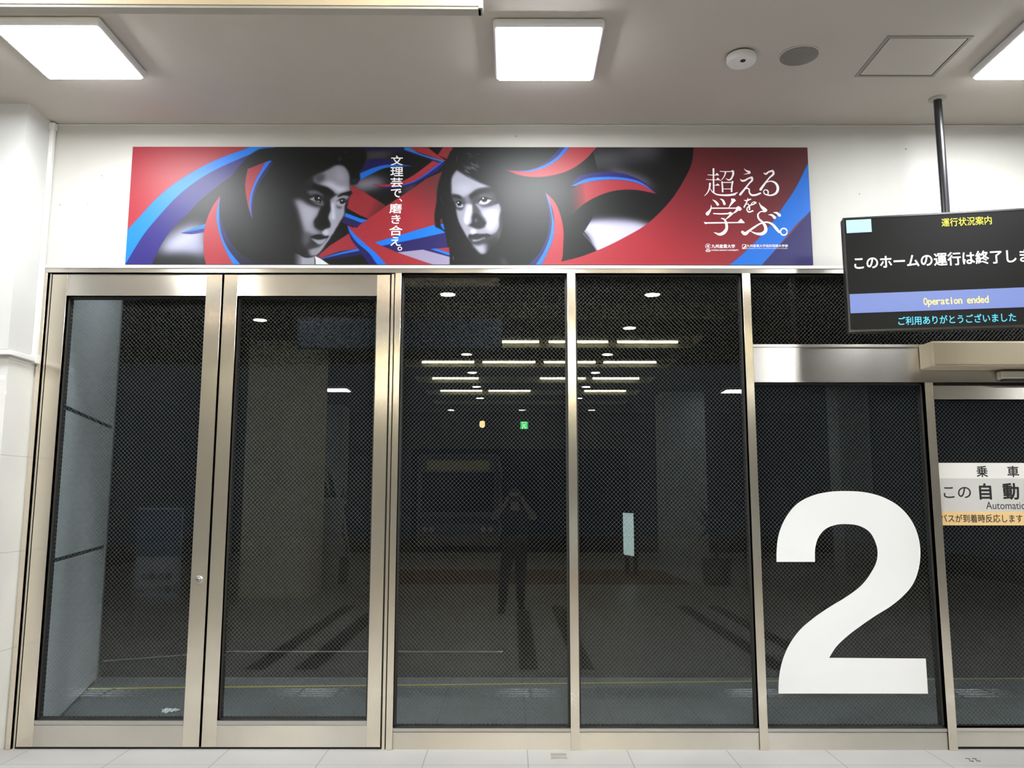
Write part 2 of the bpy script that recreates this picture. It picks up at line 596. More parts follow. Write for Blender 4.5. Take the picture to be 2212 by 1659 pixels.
def window(n, x0, x1, z0, z1, label, sill=True):
    w = empty('window_%d' % n, ((x0 + x1) / 2, 0, 0))
    def part(b, name, m):
        o = b.build(name, m, w)
        o.location = (-w.location.x, 0, 0)
        return o
    if sill:
        part(MB().box(x0, x1, 0.0, 0.10, 0.0, 0.100), 'sill_rail', M_STEEL_H)
        part(MB().box(x0, x1, 0.006, 0.10, 0.100, 0.106).box(x0, x1, -0.004, 0.10, 0.106, z0), 'glazing_bead', M_STEEL)
    g = MB()
    g.box(x0, x0 + 0.012, 0.03, 0.075, z0, z1).box(x1 - 0.012, x1, 0.03, 0.075, z0, z1).box(x0, x1, 0.03, 0.075, z1 - 0.012, z1).box(x0, x1, 0.03, 0.075, z0, z0 + 0.006)
    part(g, 'gasket', M_DARKGAP)
    part(MB().box(x0, x1, 0.046, 0.053, z0, z1), 'glass_pane', M_GLASS)
    return tag(structure(w), label, 'window')
window(1, -0.717, 0.360, 0.124, 2.957, 'tall wired glass pane just right of the double doors')
window(2, 0.414, 1.500, 0.124, 2.957, 'tall wired glass pane between the two slim mullions')
window(3, 1.552, 4.90, 2.488, 2.957, 'wired glass transom behind the information monitor', sill=False)
window(4, 1.552, 2.640, 0.124, 2.242, 'wired glass pane that carries the big white number 2')
tag(structure(MB().box(1.552, 4.90, -0.006, 0.11, 2.470, 2.488, 0.001, 1).build('trim_12', M_STEEL_H)), 'slim steel transom bar under the wired glass transom', 'trim')
tag(structure(MB().box(1.552, 4.90, 0.0, 0.11, 2.242, 2.470).build('trim_13', M_STEEL_P)), 'polished steel panel above the number 2 pane and the sliding door', 'trim')

# automatic sliding door at the right
d3 = empty('door_3', (3.25, 0, 0))
def _d3(b, name, m):
    o = b.build(name, m, d3)
    o.location = (-3.25, 0, 0)
    return o
_d3(MB().box(2.694, 3.82, 0.012, 0.085, 2.134, 2.222), 'top_rail', M_STEEL_H)
_d3(MB().box(2.694, 3.82, 0.012, 0.085, 0.016, 0.105).box(2.694, 3.82, 0.006, 0.085, 0.107, 0.126), 'bottom_rail', M_STEEL_H)
_d3(MB().box(3.78, 3.82, 0.012, 0.085, 0.016, 2.134), 'stile', M_STEEL_V)
_d3(MB().box(2.694, 2.702, 0.03, 0.07, 0.126, 2.134), 'gasket', M_DARKGAP)
_d3(MB().box(2.700, 3.78, 0.046, 0.053, 0.126, 2.134), 'glass_pane', M_GLASS)
tag(structure(d3), 'automatic wired glass sliding door at the right edge', 'door')
d4 = empty('door_4', (4.36, 0, 0))
def _d4(b, name, m):
    o = b.build(name, m, d4)
    o.location = (-4.36, 0, 0)
    return o
_d4(MB().box(3.83, 4.90, 0.012, 0.085, 2.134, 2.222), 'top_rail', M_STEEL_H)
_d4(MB().box(3.83, 4.90, 0.012, 0.085, 0.016, 0.126), 'bottom_rail', M_STEEL_H)
_d4(MB().box(3.83, 3.87, 0.012, 0.085, 0.126, 2.134), 'stile', M_STEEL_V)
_d4(MB().box(3.87, 4.90, 0.046, 0.053, 0.126, 2.134), 'glass_pane', M_GLASS)
tag(structure(d4), 'second sliding leaf beyond the right edge of the picture', 'door')
tag(structure(MB().box(2.694, 4.90, 0.03, 0.09, 2.222, 2.242).box(2.694, 4.90, 0.03, 0.09, 0.0, 0.012).build('trim_14', M_DARKGAP)), 'dark track gaps above and below the sliding door', 'trim')

# ------------------------------------------------------------------ outside: platform, kerb, road, canopy, white side wall
M_OUT = tile_mat('platform_paving', (0.13, 0.14, 0.145), (0.05, 0.05, 0.05), (0.6, 0.6), (0.094, 0.41), rough=0.5)
tag(structure(MB().box(-9, 9, 0.10, 2.05, -0.1, 0.0).build('floor_outside', M_OUT)), 'dark grey paved bus platform beyond the glass', 'floor')
tag(structure(MB().box(-14, 14, 2.05, 34, -0.32, -0.2).build('road', mat('asphalt', (0.009, 0.009, 0.009), 0.9, spec=0.1, noise=(40, 0.3)))), 'dark asphalt bus lane beyond the platform', 'road')
tag(structure(MB().box(-14, 14, 0.23, 12, 4.3, 4.4).build('canopy', mat('canopy_dark', (0.02, 0.02, 0.02), 0.8))), 'dark canopy over the bus lane', 'canopy')
t = bmesh.new()
vs = [t.verts.new(q) for q in ((-3.38, 1.585, 0.003), (4.6, 2.02, 0.003), (4.6, 2.048, 0.003), (-3.38, 1.635, 0.003))]
t.faces.new(vs)
bmesh.ops.recalc_face_normals(t, faces=t.faces)
mb = MB()
mb.add(t)
tag(mb.build('platform_edge_line', mat('line_yellow', (0.62, 0.52, 0.06), 0.6)), 'yellow painted line along the platform edge outside the glass', 'floor marking', kind='structure')
mb = MB()
mb.box(-3.1, -0.1, 4.35, 4.42, -0.2, -0.196)
t = bmesh.new()
t.faces.new([t.verts.new(q) for q in ((-3.1, 4.35, -0.196), (-3.1, 4.42, -0.196), (-4.3, 3.85, -0.196), (-4.3, 3.76, -0.196))])
mb.add(t)
tag(mb.build('lane_line', mat('line_white', (0.6, 0.6, 0.58), 0.6)), 'worn white lane line bending at the left of the dark bus lane', 'floor marking', kind='structure')

ang = math.atan2(1.9 - 0.10, -3.44 + 2.93)
wo = empty('wall_outside', (-2.93, 0.112, 0), ang)
M_OUTW = mat('outer_panel', (0.88, 0.90, 0.91), 0.45, noise=(1.5, 0.03))
L_ = 1.87
for z0, z1 in ((0.03, 1.085), (1.115, 2.085), (2.115, 3.9)):
    MB().box(0, L_ - 0.07, 0.0, 0.06, z0, z1).build('cladding_panel', M_OUTW, wo)
MB().box(0, L_ - 0.02, 0.012, 0.07, 0.0, 3.9).build('backing', mat('joint_grey', (0.07, 0.075, 0.075), 0.6), wo)
MB().box(L_ - 0.055, L_, -0.004, 0.08, 0.0, 3.9).build('corner_trim', mat('corner_trim_grey', (0.32, 0.33, 0.33), 0.5), wo)
tag(structure(wo), 'white clad side wall standing outside behind the left door leaf', 'wall')

pf = empty('platform_fill_light', (-2.45, 1.0, 4.3))  # unseen lamp, added to brighten the outside wall panels
MB().box(-0.292, 0.292, -0.285, 0.285, -0.052, 0.0, 0.018, 3).build('frame', mat('lamp_frame', (0.82, 0.82, 0.83), 0.35), pf)
MB().box(-0.268, 0.268, -0.268, 0.268, -0.060, -0.040, 0.006, 2).build('diffuser', mat('platform_fill_diffuser', (0.9, 0.9, 0.9), 0.5, emit=(0.90, 0.97, 1.0), strength=20.0), pf)
tag(pf, 'added unseen panel light under the outside canopy, brightening the white side wall', 'ceiling light')

# crumpled paper scrap lying outside
t = bmesh.new()
bmesh.ops.create_icosphere(t, subdivisions=3, radius=1)
for v in t.verts:
    a = math.atan2(v.co.y, v.co.x)
    k = 1 + 0.22 * math.sin(3 * a + 0.6) + 0.12 * math.sin(7 * a)
    v.co = Vector((v.co.x * 0.055 * k, v.co.y * 0.05 * k, 0.006 + v.co.z * 0.006 + 0.006 * math.sin(9 * a) * math.hypot(v.co.x, v.co.y)))
mb = MB()
mb.add(t)
o = mb.build('paper_scrap', mat('paper_white', (0.85, 0.86, 0.86), 0.7), smooth=True, loc=(-2.43, 0.90, 0.003))
tag(o, 'small crumpled white paper scrap on the platform behind the left door', 'litter')

# steel inlay in the floor
fi = empty('floor_inlay', (0.28, -0.125, 0.0))
MB().box(-0.047, 0.047, 0.035, 0.052, -0.002, 0.002).build('bar', M_STEEL, fi)
MB().box(-0.049, 0.049, -0.055, -0.035, -0.002, 0.002).build('bar', M_STEEL, fi)
MB().box(-0.045, 0.045, -0.033, 0.033, -0.003, 0.001).build('plate', mat('inlay_plate', (0.27, 0.27, 0.265), 0.5), fi)
tag(fi, 'small rectangular steel bar inlay in the floor below the middle mullion', 'floor inlay')
for k, (x, y) in enumerate(((2.66, -0.175), (2.70, -0.175), (2.66, -0.215), (2.70, -0.215))):
    o = MB().lathe([(0.013, 0.0), (0.012, 0.003), (0.007, 0.005)], (0, 0, 0), seg=20).build('floor_stud', M_STEEL, loc=(x, y, 0.0))
    tag(o, 'small round steel stud in the floor below the sliding door', 'floor stud', 'steel floor studs by the sliding door')

# ================================================================== on the ceiling
def ceiling_light(x, y, label, z=ZC):
    r = empty('ceiling_light', (x, y, z))
    MB().box(-0.292, 0.292, -0.285, 0.285, -0.052, 0.0, 0.018, 3).build('frame', mat('lamp_frame', (0.82, 0.82, 0.83), 0.35), r)
    MB().box(-0.268, 0.268, -0.268, 0.268, -0.060, -0.040, 0.006, 2).build('diffuser', M_LAMP, r)
    return tag(r, label, 'ceiling light', 'square panel lights on the ceiling')
ceiling_light(0.193, -0.966, 'square white panel light above the middle of the banner')
ceiling_light(-2.43, -0.976, 'square white panel light at the upper left, near the column')
ceiling_light(2.965, -0.985, 'square white panel light cut by the right edge, beside the hatch')
ceiling_light(-5.05, -0.976, 'square white panel light left of the column, outside the picture')
ceiling_light(5.65, -0.976, 'square white panel light beyond the right edge of the picture')
for x, lab in ((-5.05, 'far left of'), (-2.43, 'left of'), (0.193, 'above'), (2.965, 'right of'), (5.65, 'far right of')):  # second row is out of view, added to lift the dark lower walls
    ceiling_light(x, -3.02, 'added square white panel light in an unseen second row, %s the photographer' % lab)
ceiling_light(-3.95, -13.25, 'square white panel light reflected in the right door leaf')
ceiling_light(5.10, -13.4, 'square white panel light reflected beside the mullion left of the number 2')

sd = empty('smoke_detector', (1.292, -0.885, ZC))
MB().lathe([(0.070, 0.0), (0.070, -0.010)], (0, 0, 0)).build('base', mat('base_dark', (0.10, 0.09, 0.08), 0.6), sd)
MB().lathe([(0.079, -0.010), (0.082, -0.016), (0.082, -0.040), (0.074, -0.050), (0.03, -0.053)], (0, 0, 0)).build('cover', M_WHITEP, sd, smooth=True)
mb = MB()
for k in range(5):
    a = R(50 + 20 * k)
    mb.box(0.077 * math.cos(a) - 0.010, 0.077 * math.cos(a) + 0.010, 0.077 * math.sin(a) - 0.007, 0.077 * math.sin(a) + 0.007, -0.030, -0.018)
mb.build('vents', mat('vent_grey', (0.4, 0.38, 0.35), 0.6), sd)
MB().lathe([(0.016, 0.0), (0.014, -0.004)], (0, -0.03, -0.0515), seg=24).build('sensor_hole', M_DARKGAP, sd)
tag(sd, 'round white smoke detector with dark sensor hole on the ceiling', 'smoke detector')

sp = empty('ceiling_speaker', (1.622, -0.876, ZC))
MB().lathe([(0.115, 0.0), (0.115, -0.004), (0.108, -0.006), (0.106, -0.003)], (0, 0, 0), seg=48).build('rim', mat('speaker_rim', (0.52, 0.49, 0.43), 0.5), sp, smooth=True)
MB().lathe([(0.106, -0.002), (0.10, -0.006), (0.02, -0.010)], (0, 0, 0), seg=48).build('grille', mat('speaker_grille', (0.19, 0.185, 0.165), 0.7, noise=(120, 0.25)), sp, smooth=True)
tag(sp, 'round dark grey speaker grille flush in the ceiling', 'speaker')

ha = empty('access_hatch', (2.264, -0.862, ZC))
fr = MB()
for a, b, c, d in ((-0.234, 0.234, 0.201, 0.219), (-0.234, 0.234, -0.219, -0.201), (-0.234, -0.216, -0.201, 0.201), (0.216, 0.234, -0.201, 0.201)):
    fr.box(a, b, c, d, -0.004, 0.0)
fr.build('frame', mat('hatch_frame', (0.26, 0.245, 0.215), 0.5, 0.3), ha)
gr = MB()
for a, b, c, d in ((-0.216, 0.216, 0.195, 0.201), (-0.216, 0.216, -0.201, -0.195), (-0.216, -0.210, -0.195, 0.195), (0.210, 0.216, -0.195, 0.195)):
    gr.box(a, b, c, d, -0.0015, 0.0)
gr.build('gap', M_DARKGAP, ha)
MB().box(-0.210, 0.210, -0.195, 0.195, -0.003, 0.0).build('panel', M_CEIL, ha)
tag(ha, 'square access hatch with dark frame in the ceiling', 'hatch')

# cream hanging sign at the top left
hs = empty('hanging_sign', (-1.9, -2.165, 3.45))
MB().box(-1.76, 1.765, -0.02, 0.022, 0.012, 0.42).build('sign_face', mat('sign_cream', (0.66, 0.53, 0.34), 0.5), hs)
MB().box(-1.78, 1.775, -0.016, 0.03, 0.0, 0.012).box(1.765, 1.783, -0.026, 0.03, 0.0, 0.43).box(-1.78, 1.783, -0.016, 0.03, 0.42, 0.43).build('frame', mat('sign_frame', (0.42, 0.39, 0.34), 0.5), hs)
for x in (-1.2, 1.2):
    MB().tube([(x, 0.0, 0.43), (x, 0.0, ZC - 3.45)], 0.012).build('hanger', M_STEEL, hs)
hs.rotation_euler = (0, 0, R(0.4))
tag(hs, 'cream coloured hanging sign box cut by the top edge', 'sign')

# ================================================================== information monitor
mo = empty('information_monitor', (1.995, -0.45, 2.48), R(-10))
MW, MH = 1.215, 0.70
MB().box(0, MW, 0.012, 0.075, 0.0, MH, 0.006).build('housing', M_BLACK, mo)
MB().box(0.012, MW - 0.012, 0.006, 0.013, 0.014, MH - 0.012).build('screen', mat('screen_black', (0.006, 0.006, 0.006), 0.42, spec=0.12, emit=(0.006, 0.0058, 0.005), strength=1.0), mo)
MB().box(0, MW, 0.004, 0.012, 0.0, 0.012).box(0, MW, 0.004, 0.012, MH - 0.010, MH).box(0, 0.010, 0.004, 0.012, 0.012, MH - 0.01).box(MW - 0.010, MW, 0.004, 0.012, 0.012, MH - 0.01).build('bezel', mat('bezel_black', (0.02, 0.02, 0.02), 0.25), mo)
def glow(n, c, s=1.0):
    return mat(n, (0.01, 0.01, 0.01), 0.4, emit=lin(c), strength=s)
def panel_xz(name, x0, x1, z0, z1, y, m, parent):
    return MB().box(x0, x1, y, y + 0.0015, z0, z1).build(name, m, parent)
panel_xz('status_bar', 0.014, MW - 0.014, 0.112, 0.228, 0.0035, glow('screen_blue', (0.50, 0.58, 0.86), 1.0), mo)
panel_xz('white_box', 0.018, 0.160, 0.604, 0.684, 0.0035, glow('screen_cyan', (0.74, 0.93, 1.0), 1.25), mo)
text_mesh('title_text', '運行状況案内', (0.551, 0.823, 0.613, 0.663), 0.003, glow('screen_yellow', (0.93, 0.90, 0.10), 1.3), mo, 0.012)
text_mesh('message_text', 'このホームの運行は終了しました', (0.052, 1.165, 0.377, 0.455), 0.003, glow('screen_white', (1, 1, 1), 1.3), mo, 0.022)
mono_text('ended_text', 'ended', (0.656, 0.774, 0.146, 0.187), 0.002, glow('screen_gold', (1.0, 0.90, 0.55), 1.2), mo, 0.03)
mono_text('operation_text', 'Operation', (0.420, 0.6324, 0.146, 0.187), 0.002, glow('screen_gold', (1.0, 0.90, 0.55), 1.2), mo, 0.03)
text_mesh('thanks_text', 'ご利用ありがとうございました', (0.277, 0.910, 0.030, 0.081), 0.003, glow('screen_aqua', (0.35, 0.85, 1.0), 1.2), mo, 0.012)
MB().box(0.40, 0.82, 0.07, 0.14, 0.16, 0.60, 0.01).build('bracket', M_BLACK, mo)
# drop pole stays vertical: placed in the monitor's own frame
inv = Matrix.Rotation(R(-10), 4, 'Z').inverted()
pl = inv @ (Vector((2.662, -0.368, 0)) - Vector((1.995, -0.45, 0)))
MB().tube([(pl.x, pl.y, -0.0 + 0.5), (pl.x, pl.y, ZC - 2.48)], 0.0245, 24).build('pole', mat('pole_black', (0.015, 0.015, 0.018), 0.28), mo, smooth=True)
MB().lathe([(0.052, ZC - 2.48), (0.052, ZC - 2.486), (0.030, ZC - 2.492)], (pl.x, pl.y, 0), seg=32).build('ceiling_flange', mat('flange_grey', (0.36, 0.34, 0.30), 0.5), mo, smooth=True)
tag(mo, 'black information monitor hanging from the ceiling on a black pole', 'monitor')

# door operator cover and sensor
oc = empty('door_operator_cover', (3.72, -0.085, 2.32))
t = bmesh.new()
sec = [(-0.085, 0.006), (-0.078, 0.0), (0.079, 0.0), (0.079, 0.160), (-0.073, 0.160), (-0.085, 0.148)]
xs = [-1.098, -1.088, 1.175]
rows = []
for i, x in enumerate(xs):
    s = 1.0
    rows.append([t.verts.new((x, (0.079 + (y - 0.079) * (0.93 if i == 0 else 1)), 0.08 + (z - 0.08) * (0.93 if i == 0 else 1))) for y, z in sec])
for a, b in zip(rows, rows[1:]):
    for k in range(len(sec)):
        t.faces.new((a[k], a[(k + 1) % len(sec)], b[(k + 1) % len(sec)], b[k]))
t.faces.new(rows[0])
t.faces.new(rows[-1][::-1])
bmesh.ops.recalc_face_normals(t, faces=t.faces)
mb = MB()
mb.add(t)
mb.build('casing', M_CREAM, oc)
MB().box(-1.086, 1.17, -0.0866, -0.084, 0.010, 0.0125).build('seam', mat('seam_tan', (0.30, 0.26, 0.20), 0.6), oc)
tag(oc, 'cream door operator cover on the steel panel above the sliding door', 'door operator')
ds = empty('door_sensor', (3.27, -0.004, 2.245))
t_ = MB().box(-0.165, 0.165, -0.062, 0.0, 0.012, 0.062, 0.008).build('casing', mat('sensor_grey', (0.50, 0.48, 0.44), 0.4), ds)
MB().box(-0.15, 0.15, -0.056, -0.01, 0.002, 0.014, 0.004).build('lens', mat('sensor_lens', (0.03, 0.03, 0.03), 0.2), ds)
tag(ds, 'small grey motion sensor under the cream operator cover', 'sensor')

# ================================================================== stickers on the glass
two = [(1.663, 1.11), (1.667, 1.18), (1.688, 1.29), (1.736, 1.388), (1.815, 1.475), (1.918, 1.525), (2.019, 1.546), (2.133, 1.551), (2.258, 1.541), (2.369, 1.507), (2.465, 1.445), (2.534, 1.352), (2.565, 1.254), (2.569, 1.156), (2.553, 1.071), (2.51, 0.974), (2.443, 0.901), (2.365, 0.841), (2.263, 0.781), (2.161, 0.715), (2.071, 0.65), (2.007, 0.591), (1.963, 0.529), (2.56, 0.525), (2.56, 0.317), (1.641, 0.317), (1.645, 0.378), (1.659, 0.461), (1.687, 0.543), (1.733, 0.626), (1.792, 0.697), (1.881, 0.769), (1.983, 0.835), (2.097, 0.901), (2.188, 0.967), (2.254, 1.046), (2.293, 1.119), (2.301, 1.168), (2.29, 1.235), (2.256, 1.297), (2.196, 1.333), (2.121, 1.344), (2.046, 1.339), (1.983, 1.315), (1.936, 1.266), (1.912, 1.204), (1.904, 1.11)]
o = MB().prism([tuple(q) for q in smooth_loop(two, n=5)], 0.0442, 0.0458).build('number_sticker', mat('vinyl_white', (0.86, 0.86, 0.865), 0.55))
tag(o, 'huge white number 2 sticker on the glass pane', 'sticker')

dn = empty('door_notice', (2.705, 0.0445, 1.337))
def strip(name, z0, z1, m):
    return MB().box(0.0, 1.02, -0.0006, 0.0008, z0 - 1.337, z1 - 1.337).build(name, m, dn)
strip('white_strip', 1.632, 1.730, mat('notice_white', (0.80, 0.78, 0.745), 0.5))
strip('grey_strip', 1.423, 1.632, mat('notice_grey', (0.60, 0.585, 0.565), 0.5))
strip('orange_strip', 1.337, 1.423, mat('notice_orange', (0.84, 0.58, 0.28), 0.5))
M_INK = mat('ink_black', (0.015, 0.014, 0.014), 0.5)
def note(n, s, x0, x1, z0, z1, b=0.0):
    text_mesh(n, s, (x0 - 2.705, x1 - 2.705, z0 - 1.337, z1 - 1.337), -0.0012, M_INK, dn, b)
note('boarding_text', '乗', 2.961, 3.030, 1.641, 1.710, 0.02)
note('boarding_text', '車', 3.157, 3.229, 1.641, 1.710, 0.02)
note('boarding_text', '口', 3.362, 3.420, 1.645, 1.704, 0.02)
note('door_text', 'この', 2.742, 2.914, 1.508, 1.577, 0.012)
note('door_text', '自', 2.970, 3.043, 1.500, 1.598, 0.03)
note('door_text', '動', 3.120, 3.218, 1.500, 1.600, 0.03)
note('english_text', 'Automatic door', 3.004, 3.385, 1.438, 1.485)
note('arrival_text', 'バスが到着時反応します', 2.709, 3.229, 1.355, 1.405, 0.012)
tag(dn, 'white, grey and orange notice strips on the sliding door glass', 'notice')

for (x0, x1, z0, z1, lab) in ((-3.088, -3.058, 2.213, 2.240, 'larger white tape scrap stuck on the column tile'), (-3.053, -3.042, 2.125, 2.142, 'tiny white tape scrap stuck on the column tile edge')):
    o = MB().box(-(x1 - x0) / 2, (x1 - x0) / 2, -0.0008, 0.0, -(z1 - z0) / 2, (z1 - z0) / 2).build('tape_scrap', mat('tape_white', (0.85, 0.85, 0.84), 0.5), loc=((x0 + x1) / 2 - 0.012, -0.2852, (z0 + z1) / 2))
    o.rotation_euler = (0, R(8), 0)
    tag(o, lab, 'tape')

# ================================================================== printed banner over the doors
# traced from the sheet itself: pixel positions on the sheet -> metres on the sheet (homography from its four corners)
BX0, BX1, BZ0, BZ1 = -2.521, 1.967, 3.013, 3.8185
_src = [(288, 318), (1744, 320), (1755, 574), (272, 571)]
_dst = [(0, BZ1 - BZ0), (BX1 - BX0, BZ1 - BZ0), (BX1 - BX0, 0), (0, 0)]
_A, _b = [], []
for (x, y), (u, v) in zip(_src, _dst):
    _A += [[x, y, 1, 0, 0, 0, -u * x, -u * y], [0, 0, 0, x, y, 1, -v * x, -v * y]]
    _b += [u, v]
_h = np.append(np.linalg.solve(np.array(_A, float), np.array(_b, float)), 1).reshape(3, 3)
def sheet(pts):
    P = np.array(pts, float)
    q = np.c_[P, np.ones(len(P))] @ _h.T
    return q[:, :2] / q[:, 2:]
# drawing grids used while tracing: origin and scale of each enlarged detail of the sheet
GRIDS = {'L': (260, 300, 3.456), 'M': (860, 300, 3.456), 'C': (780, 310, 6.144), 'E': (1450, 300, 5.531),
         'A': (600, 310, 6.145), 'B': (920, 310, 6.145), 'T': (1510, 350, 8.295)}
def grid(g, pts):
    ox, oy, s = GRIDS[g]
    return sheet([(ox + x / s, oy + y / s) for x, y in pts])

GW, GH = 1420, 256
BW, BH = BX1 - BX0, BZ1 - BZ0
SX, SY = (GW - 1) / BW, (GH - 1) / BH
art = np.zeros((GH, GW, 3), np.float32)

def blur2(a, s):
    if s <= 0:
        return a
    r = max(1, int(3 * s))
    k = np.exp(-0.5 * (np.arange(-r, r + 1) / s) ** 2)
    k /= k.sum()
    for ax in (0, 1):
        p = [(0, 0), (0, 0)]
        p[ax] = (r, r)
        ap = np.pad(a, p, mode='edge')
        acc = np.zeros_like(a)
        n = a.shape[ax]
        for i, w in enumerate(k):
            sl = [slice(None), slice(None)]
            sl[ax] = slice(i, i + n)
            acc += w * ap[tuple(sl)]
        a = acc
    return a

def cover(loop, soft):
    """coverage of a polygon (metres on the sheet) on the colour grid, 3x oversampled, softened"""
    Q = np.array(loop) * (SX, SY)
    pad = int(3 * soft) + 2
    x0, x1 = max(0, int(Q[:, 0].min()) - pad), min(GW, int(Q[:, 0].max()) + pad + 2)
    y0, y1 = max(0, int(Q[:, 1].min()) - pad), min(GH, int(Q[:, 1].max()) + pad + 2)
    if x1 <= x0 or y1 <= y0:
        return None
    ss = 3
    xs = (np.arange((x1 - x0) * ss) + 0.5) / ss - 0.5 + x0
    ys = (np.arange((y1 - y0) * ss) + 0.5) / ss - 0.5 + y0
    ins = np.zeros((len(ys), len(xs)), bool)
    ax, ay = Q[:, 0], Q[:, 1]
    bx, by = np.roll(ax, -1), np.roll(ay, -1)
    for r, y in enumerate(ys):
        hit = (ay > y) != (by > y)
        if not hit.any():
            continue
        xc = np.sort(ax[hit] + (y - ay[hit]) / (by[hit] - ay[hit]) * (bx[hit] - ax[hit]))
        ins[r] = np.searchsorted(xc, xs) % 2 == 1
    m = ins.reshape(y1 - y0, ss, x1 - x0, ss).mean((1, 3)).astype(np.float32)
    return x0, x1, y0, y1, blur2(m, soft)

def paint(g, pts, c, soft=0.0, alpha=1.0, smooth=True, c2=None, axis=None):
    """fill a traced outline with an sRGB colour; soft = edge blur in grid cells; c2+axis fade to a second colour between two points"""
    P = smooth_loop(pts, n=5) if smooth and len(pts) > 3 else np.array(pts, float)
    r = cover(grid(g, P), soft)
    if r is None:
        return
    x0, x1, y0, y1, m = r
    m = (m * alpha)[..., None]
    c = np.array(c, np.float32) / 255
    if c2 is not None:
        a, b = grid(g, axis) * (SX, SY)
        yy, xx = np.mgrid[y0:y1, x0:x1]
        t = ((xx - a[0]) * (b - a)[0] + (yy - a[1]) * (b - a)[1]) / ((b - a) @ (b - a))
        t = np.clip(t, 0, 1)[..., None]
        c = c * (1 - t) + np.array(c2, np.float32) / 255 * t
    art[y0:y1, x0:x1] = art[y0:y1, x0:x1] * (1 - m) + c * m

def blob(g, x, y, rx, ry, tone, soft, alpha=1.0, rot=0):
    a = np.linspace(0, 2 * math.pi, 28, endpoint=False)
    cr, sr = math.cos(rot), math.sin(rot)
    pts = [(x + rx * math.cos(t) * cr - ry * math.sin(t) * sr, y + rx * math.cos(t) * sr + ry * math.sin(t) * cr) for t in a]
    c = (tone, tone, tone) if isinstance(tone, (int, float)) else tone
    paint(g, pts, c, soft, alpha, smooth=False)

def g3(t):
    return (t * 0.97, t * 0.965, min(255, t * 1.06))

RED, RED_D, BLUE, INDIGO, BLK = (168, 46, 58), (96, 36, 40), (26, 122, 236), (38, 32, 104), (15, 15, 16)
DK = (13, 13, 15)
art[:] = np.array(DK) / 255

# --- left end
paint('L', [(60, 40), (1000, 40), (940, 75), (800, 130), (640, 200), (520, 268), (400, 345), (250, 475), (150, 585), (40, 720)], RED, 0, smooth=False)
paint('L', [(420, 620), (560, 500), (760, 400), (700, 960), (200, 960), (300, 800)], (26, 27, 30), 4)
blob('L', 470, 770, 190, 95, (186, 186, 214), 13, 1.0, -0.5)
blob('L', 560, 820, 110, 70, (178, 178, 208), 11, 0.8)
blob('L', 420, 905, 190, 45, (24, 24, 27), 9, 0.9)
paint('L', [(1100, 55), (1760, 55), (1560, 80), (1400, 95), (1260, 120), (1130, 165), (950, 218), (850, 272), (720, 362), (600, 462), (500, 568), (400, 662), (310, 790), (230, 960), (20, 960), (110, 825), (180, 715), (300, 570), (420, 440), (560, 325), (700, 240), (850, 170), (1000, 110)], (44, 36, 118), 0.4, c2=(17, 16, 34), axis=[(900, 200), (1420, 80)])
paint('L', [(40, 715), (150, 582), (250, 471), (400, 341), (520, 263), (640, 196), (800, 126), (950, 70), (990, 50), (1210, 50), (1145, 70), (1000, 110), (850, 170), (700, 240), (560, 325), (420, 440), (300, 570), (180, 715), (110, 825), (30, 960), (20, 960)], (24, 128, 236), 0.4)

# --- middle: dark photo strips, crossing red bands
blob('C', 220, 155, 300, 60, (98, 94, 104), 11, 1.0, -0.05)
blob('C', 560, 190, 200, 80, (14, 14, 15), 9, 0.9)
blob('C', 90, 545, 240, 85, (158, 152, 172), 11, 1.0, -0.1)
blob('C', 330, 690, 280, 60, (14, 14, 16), 10, 0.95)
blob('C', 520, 380, 260, 60, (14, 14, 16), 10, 0.9)
blob('C', 640, 610, 110, 40, (112, 106, 120), 8, 0.9, -0.5)
paint('C', [(-200, 60), (570, 62), (720, 140), (600, 128), (400, 100), (200, 98), (0, 110)], (28, 22, 72), 3)
paint('C', [(-30, 400), (30, 310), (70, 245), (140, 218), (300, 213), (410, 232), (480, 268), (380, 290), (200, 310), (60, 352)], (33, 25, 88), 0.5)
paint('C', [(-20, 402), (150, 330), (300, 294), (450, 284), (690, 306), (450, 314), (300, 336), (150, 402), (-15, 490)], (26, 112, 222), 0.8)
paint('C', [(140, 545), (300, 553), (420, 538), (560, 498), (700, 420), (850, 310), (970, 215), (1075, 245), (980, 325), (850, 420), (700, 512), (550, 562), (400, 580), (240, 580)], (158, 46, 56), 0.6)
paint('C', [(200, 570), (300, 583), (400, 583), (550, 562), (700, 507), (850, 412), (980, 312), (1072, 248), (1110, 262), (1000, 375), (850, 464), (700, 543), (560, 587), (400, 602), (300, 597)], (30, 26, 104), 0.5)
paint('C', [(550, 556), (700, 503), (850, 408), (980, 308), (1072, 245), (1084, 252), (990, 325), (856, 424), (704, 516), (556, 566)], (34, 92, 200), 0.5)
paint('C', [(880, 50), (1090, 50), (1010, 162)], (16, 15, 16), 0.4, smooth=False)
paint('C', [(600, 55), (878, 60), (1010, 160), (1118, 236), (1095, 242), (900, 172), (750, 122)], (156, 48, 56), 0.4, smooth=False)
paint('C', [(1082, 55), (1205, 55), (1205, 240), (1010, 162)], (140, 46, 54), 0.4, smooth=False)
paint('C', [(566, 60), (620, 60), (750, 130), (900, 180), (1098, 240), (1075, 254), (900, 202), (720, 142), (570, 92)], (50, 120, 200), 0.4)
paint('C', [(560, 90), (720, 142), (900, 202), (1075, 254), (1050, 258), (880, 210), (700, 158)], (30, 26, 90), 0.5)
paint('C', [(-300, 480), (0, 628), (332, 836), (90, 1005), (-20, 960), (-250, 830)], (152, 46, 54), 0.4, smooth=False, c2=(92, 38, 42), axis=[(120, 840), (260, 900)])
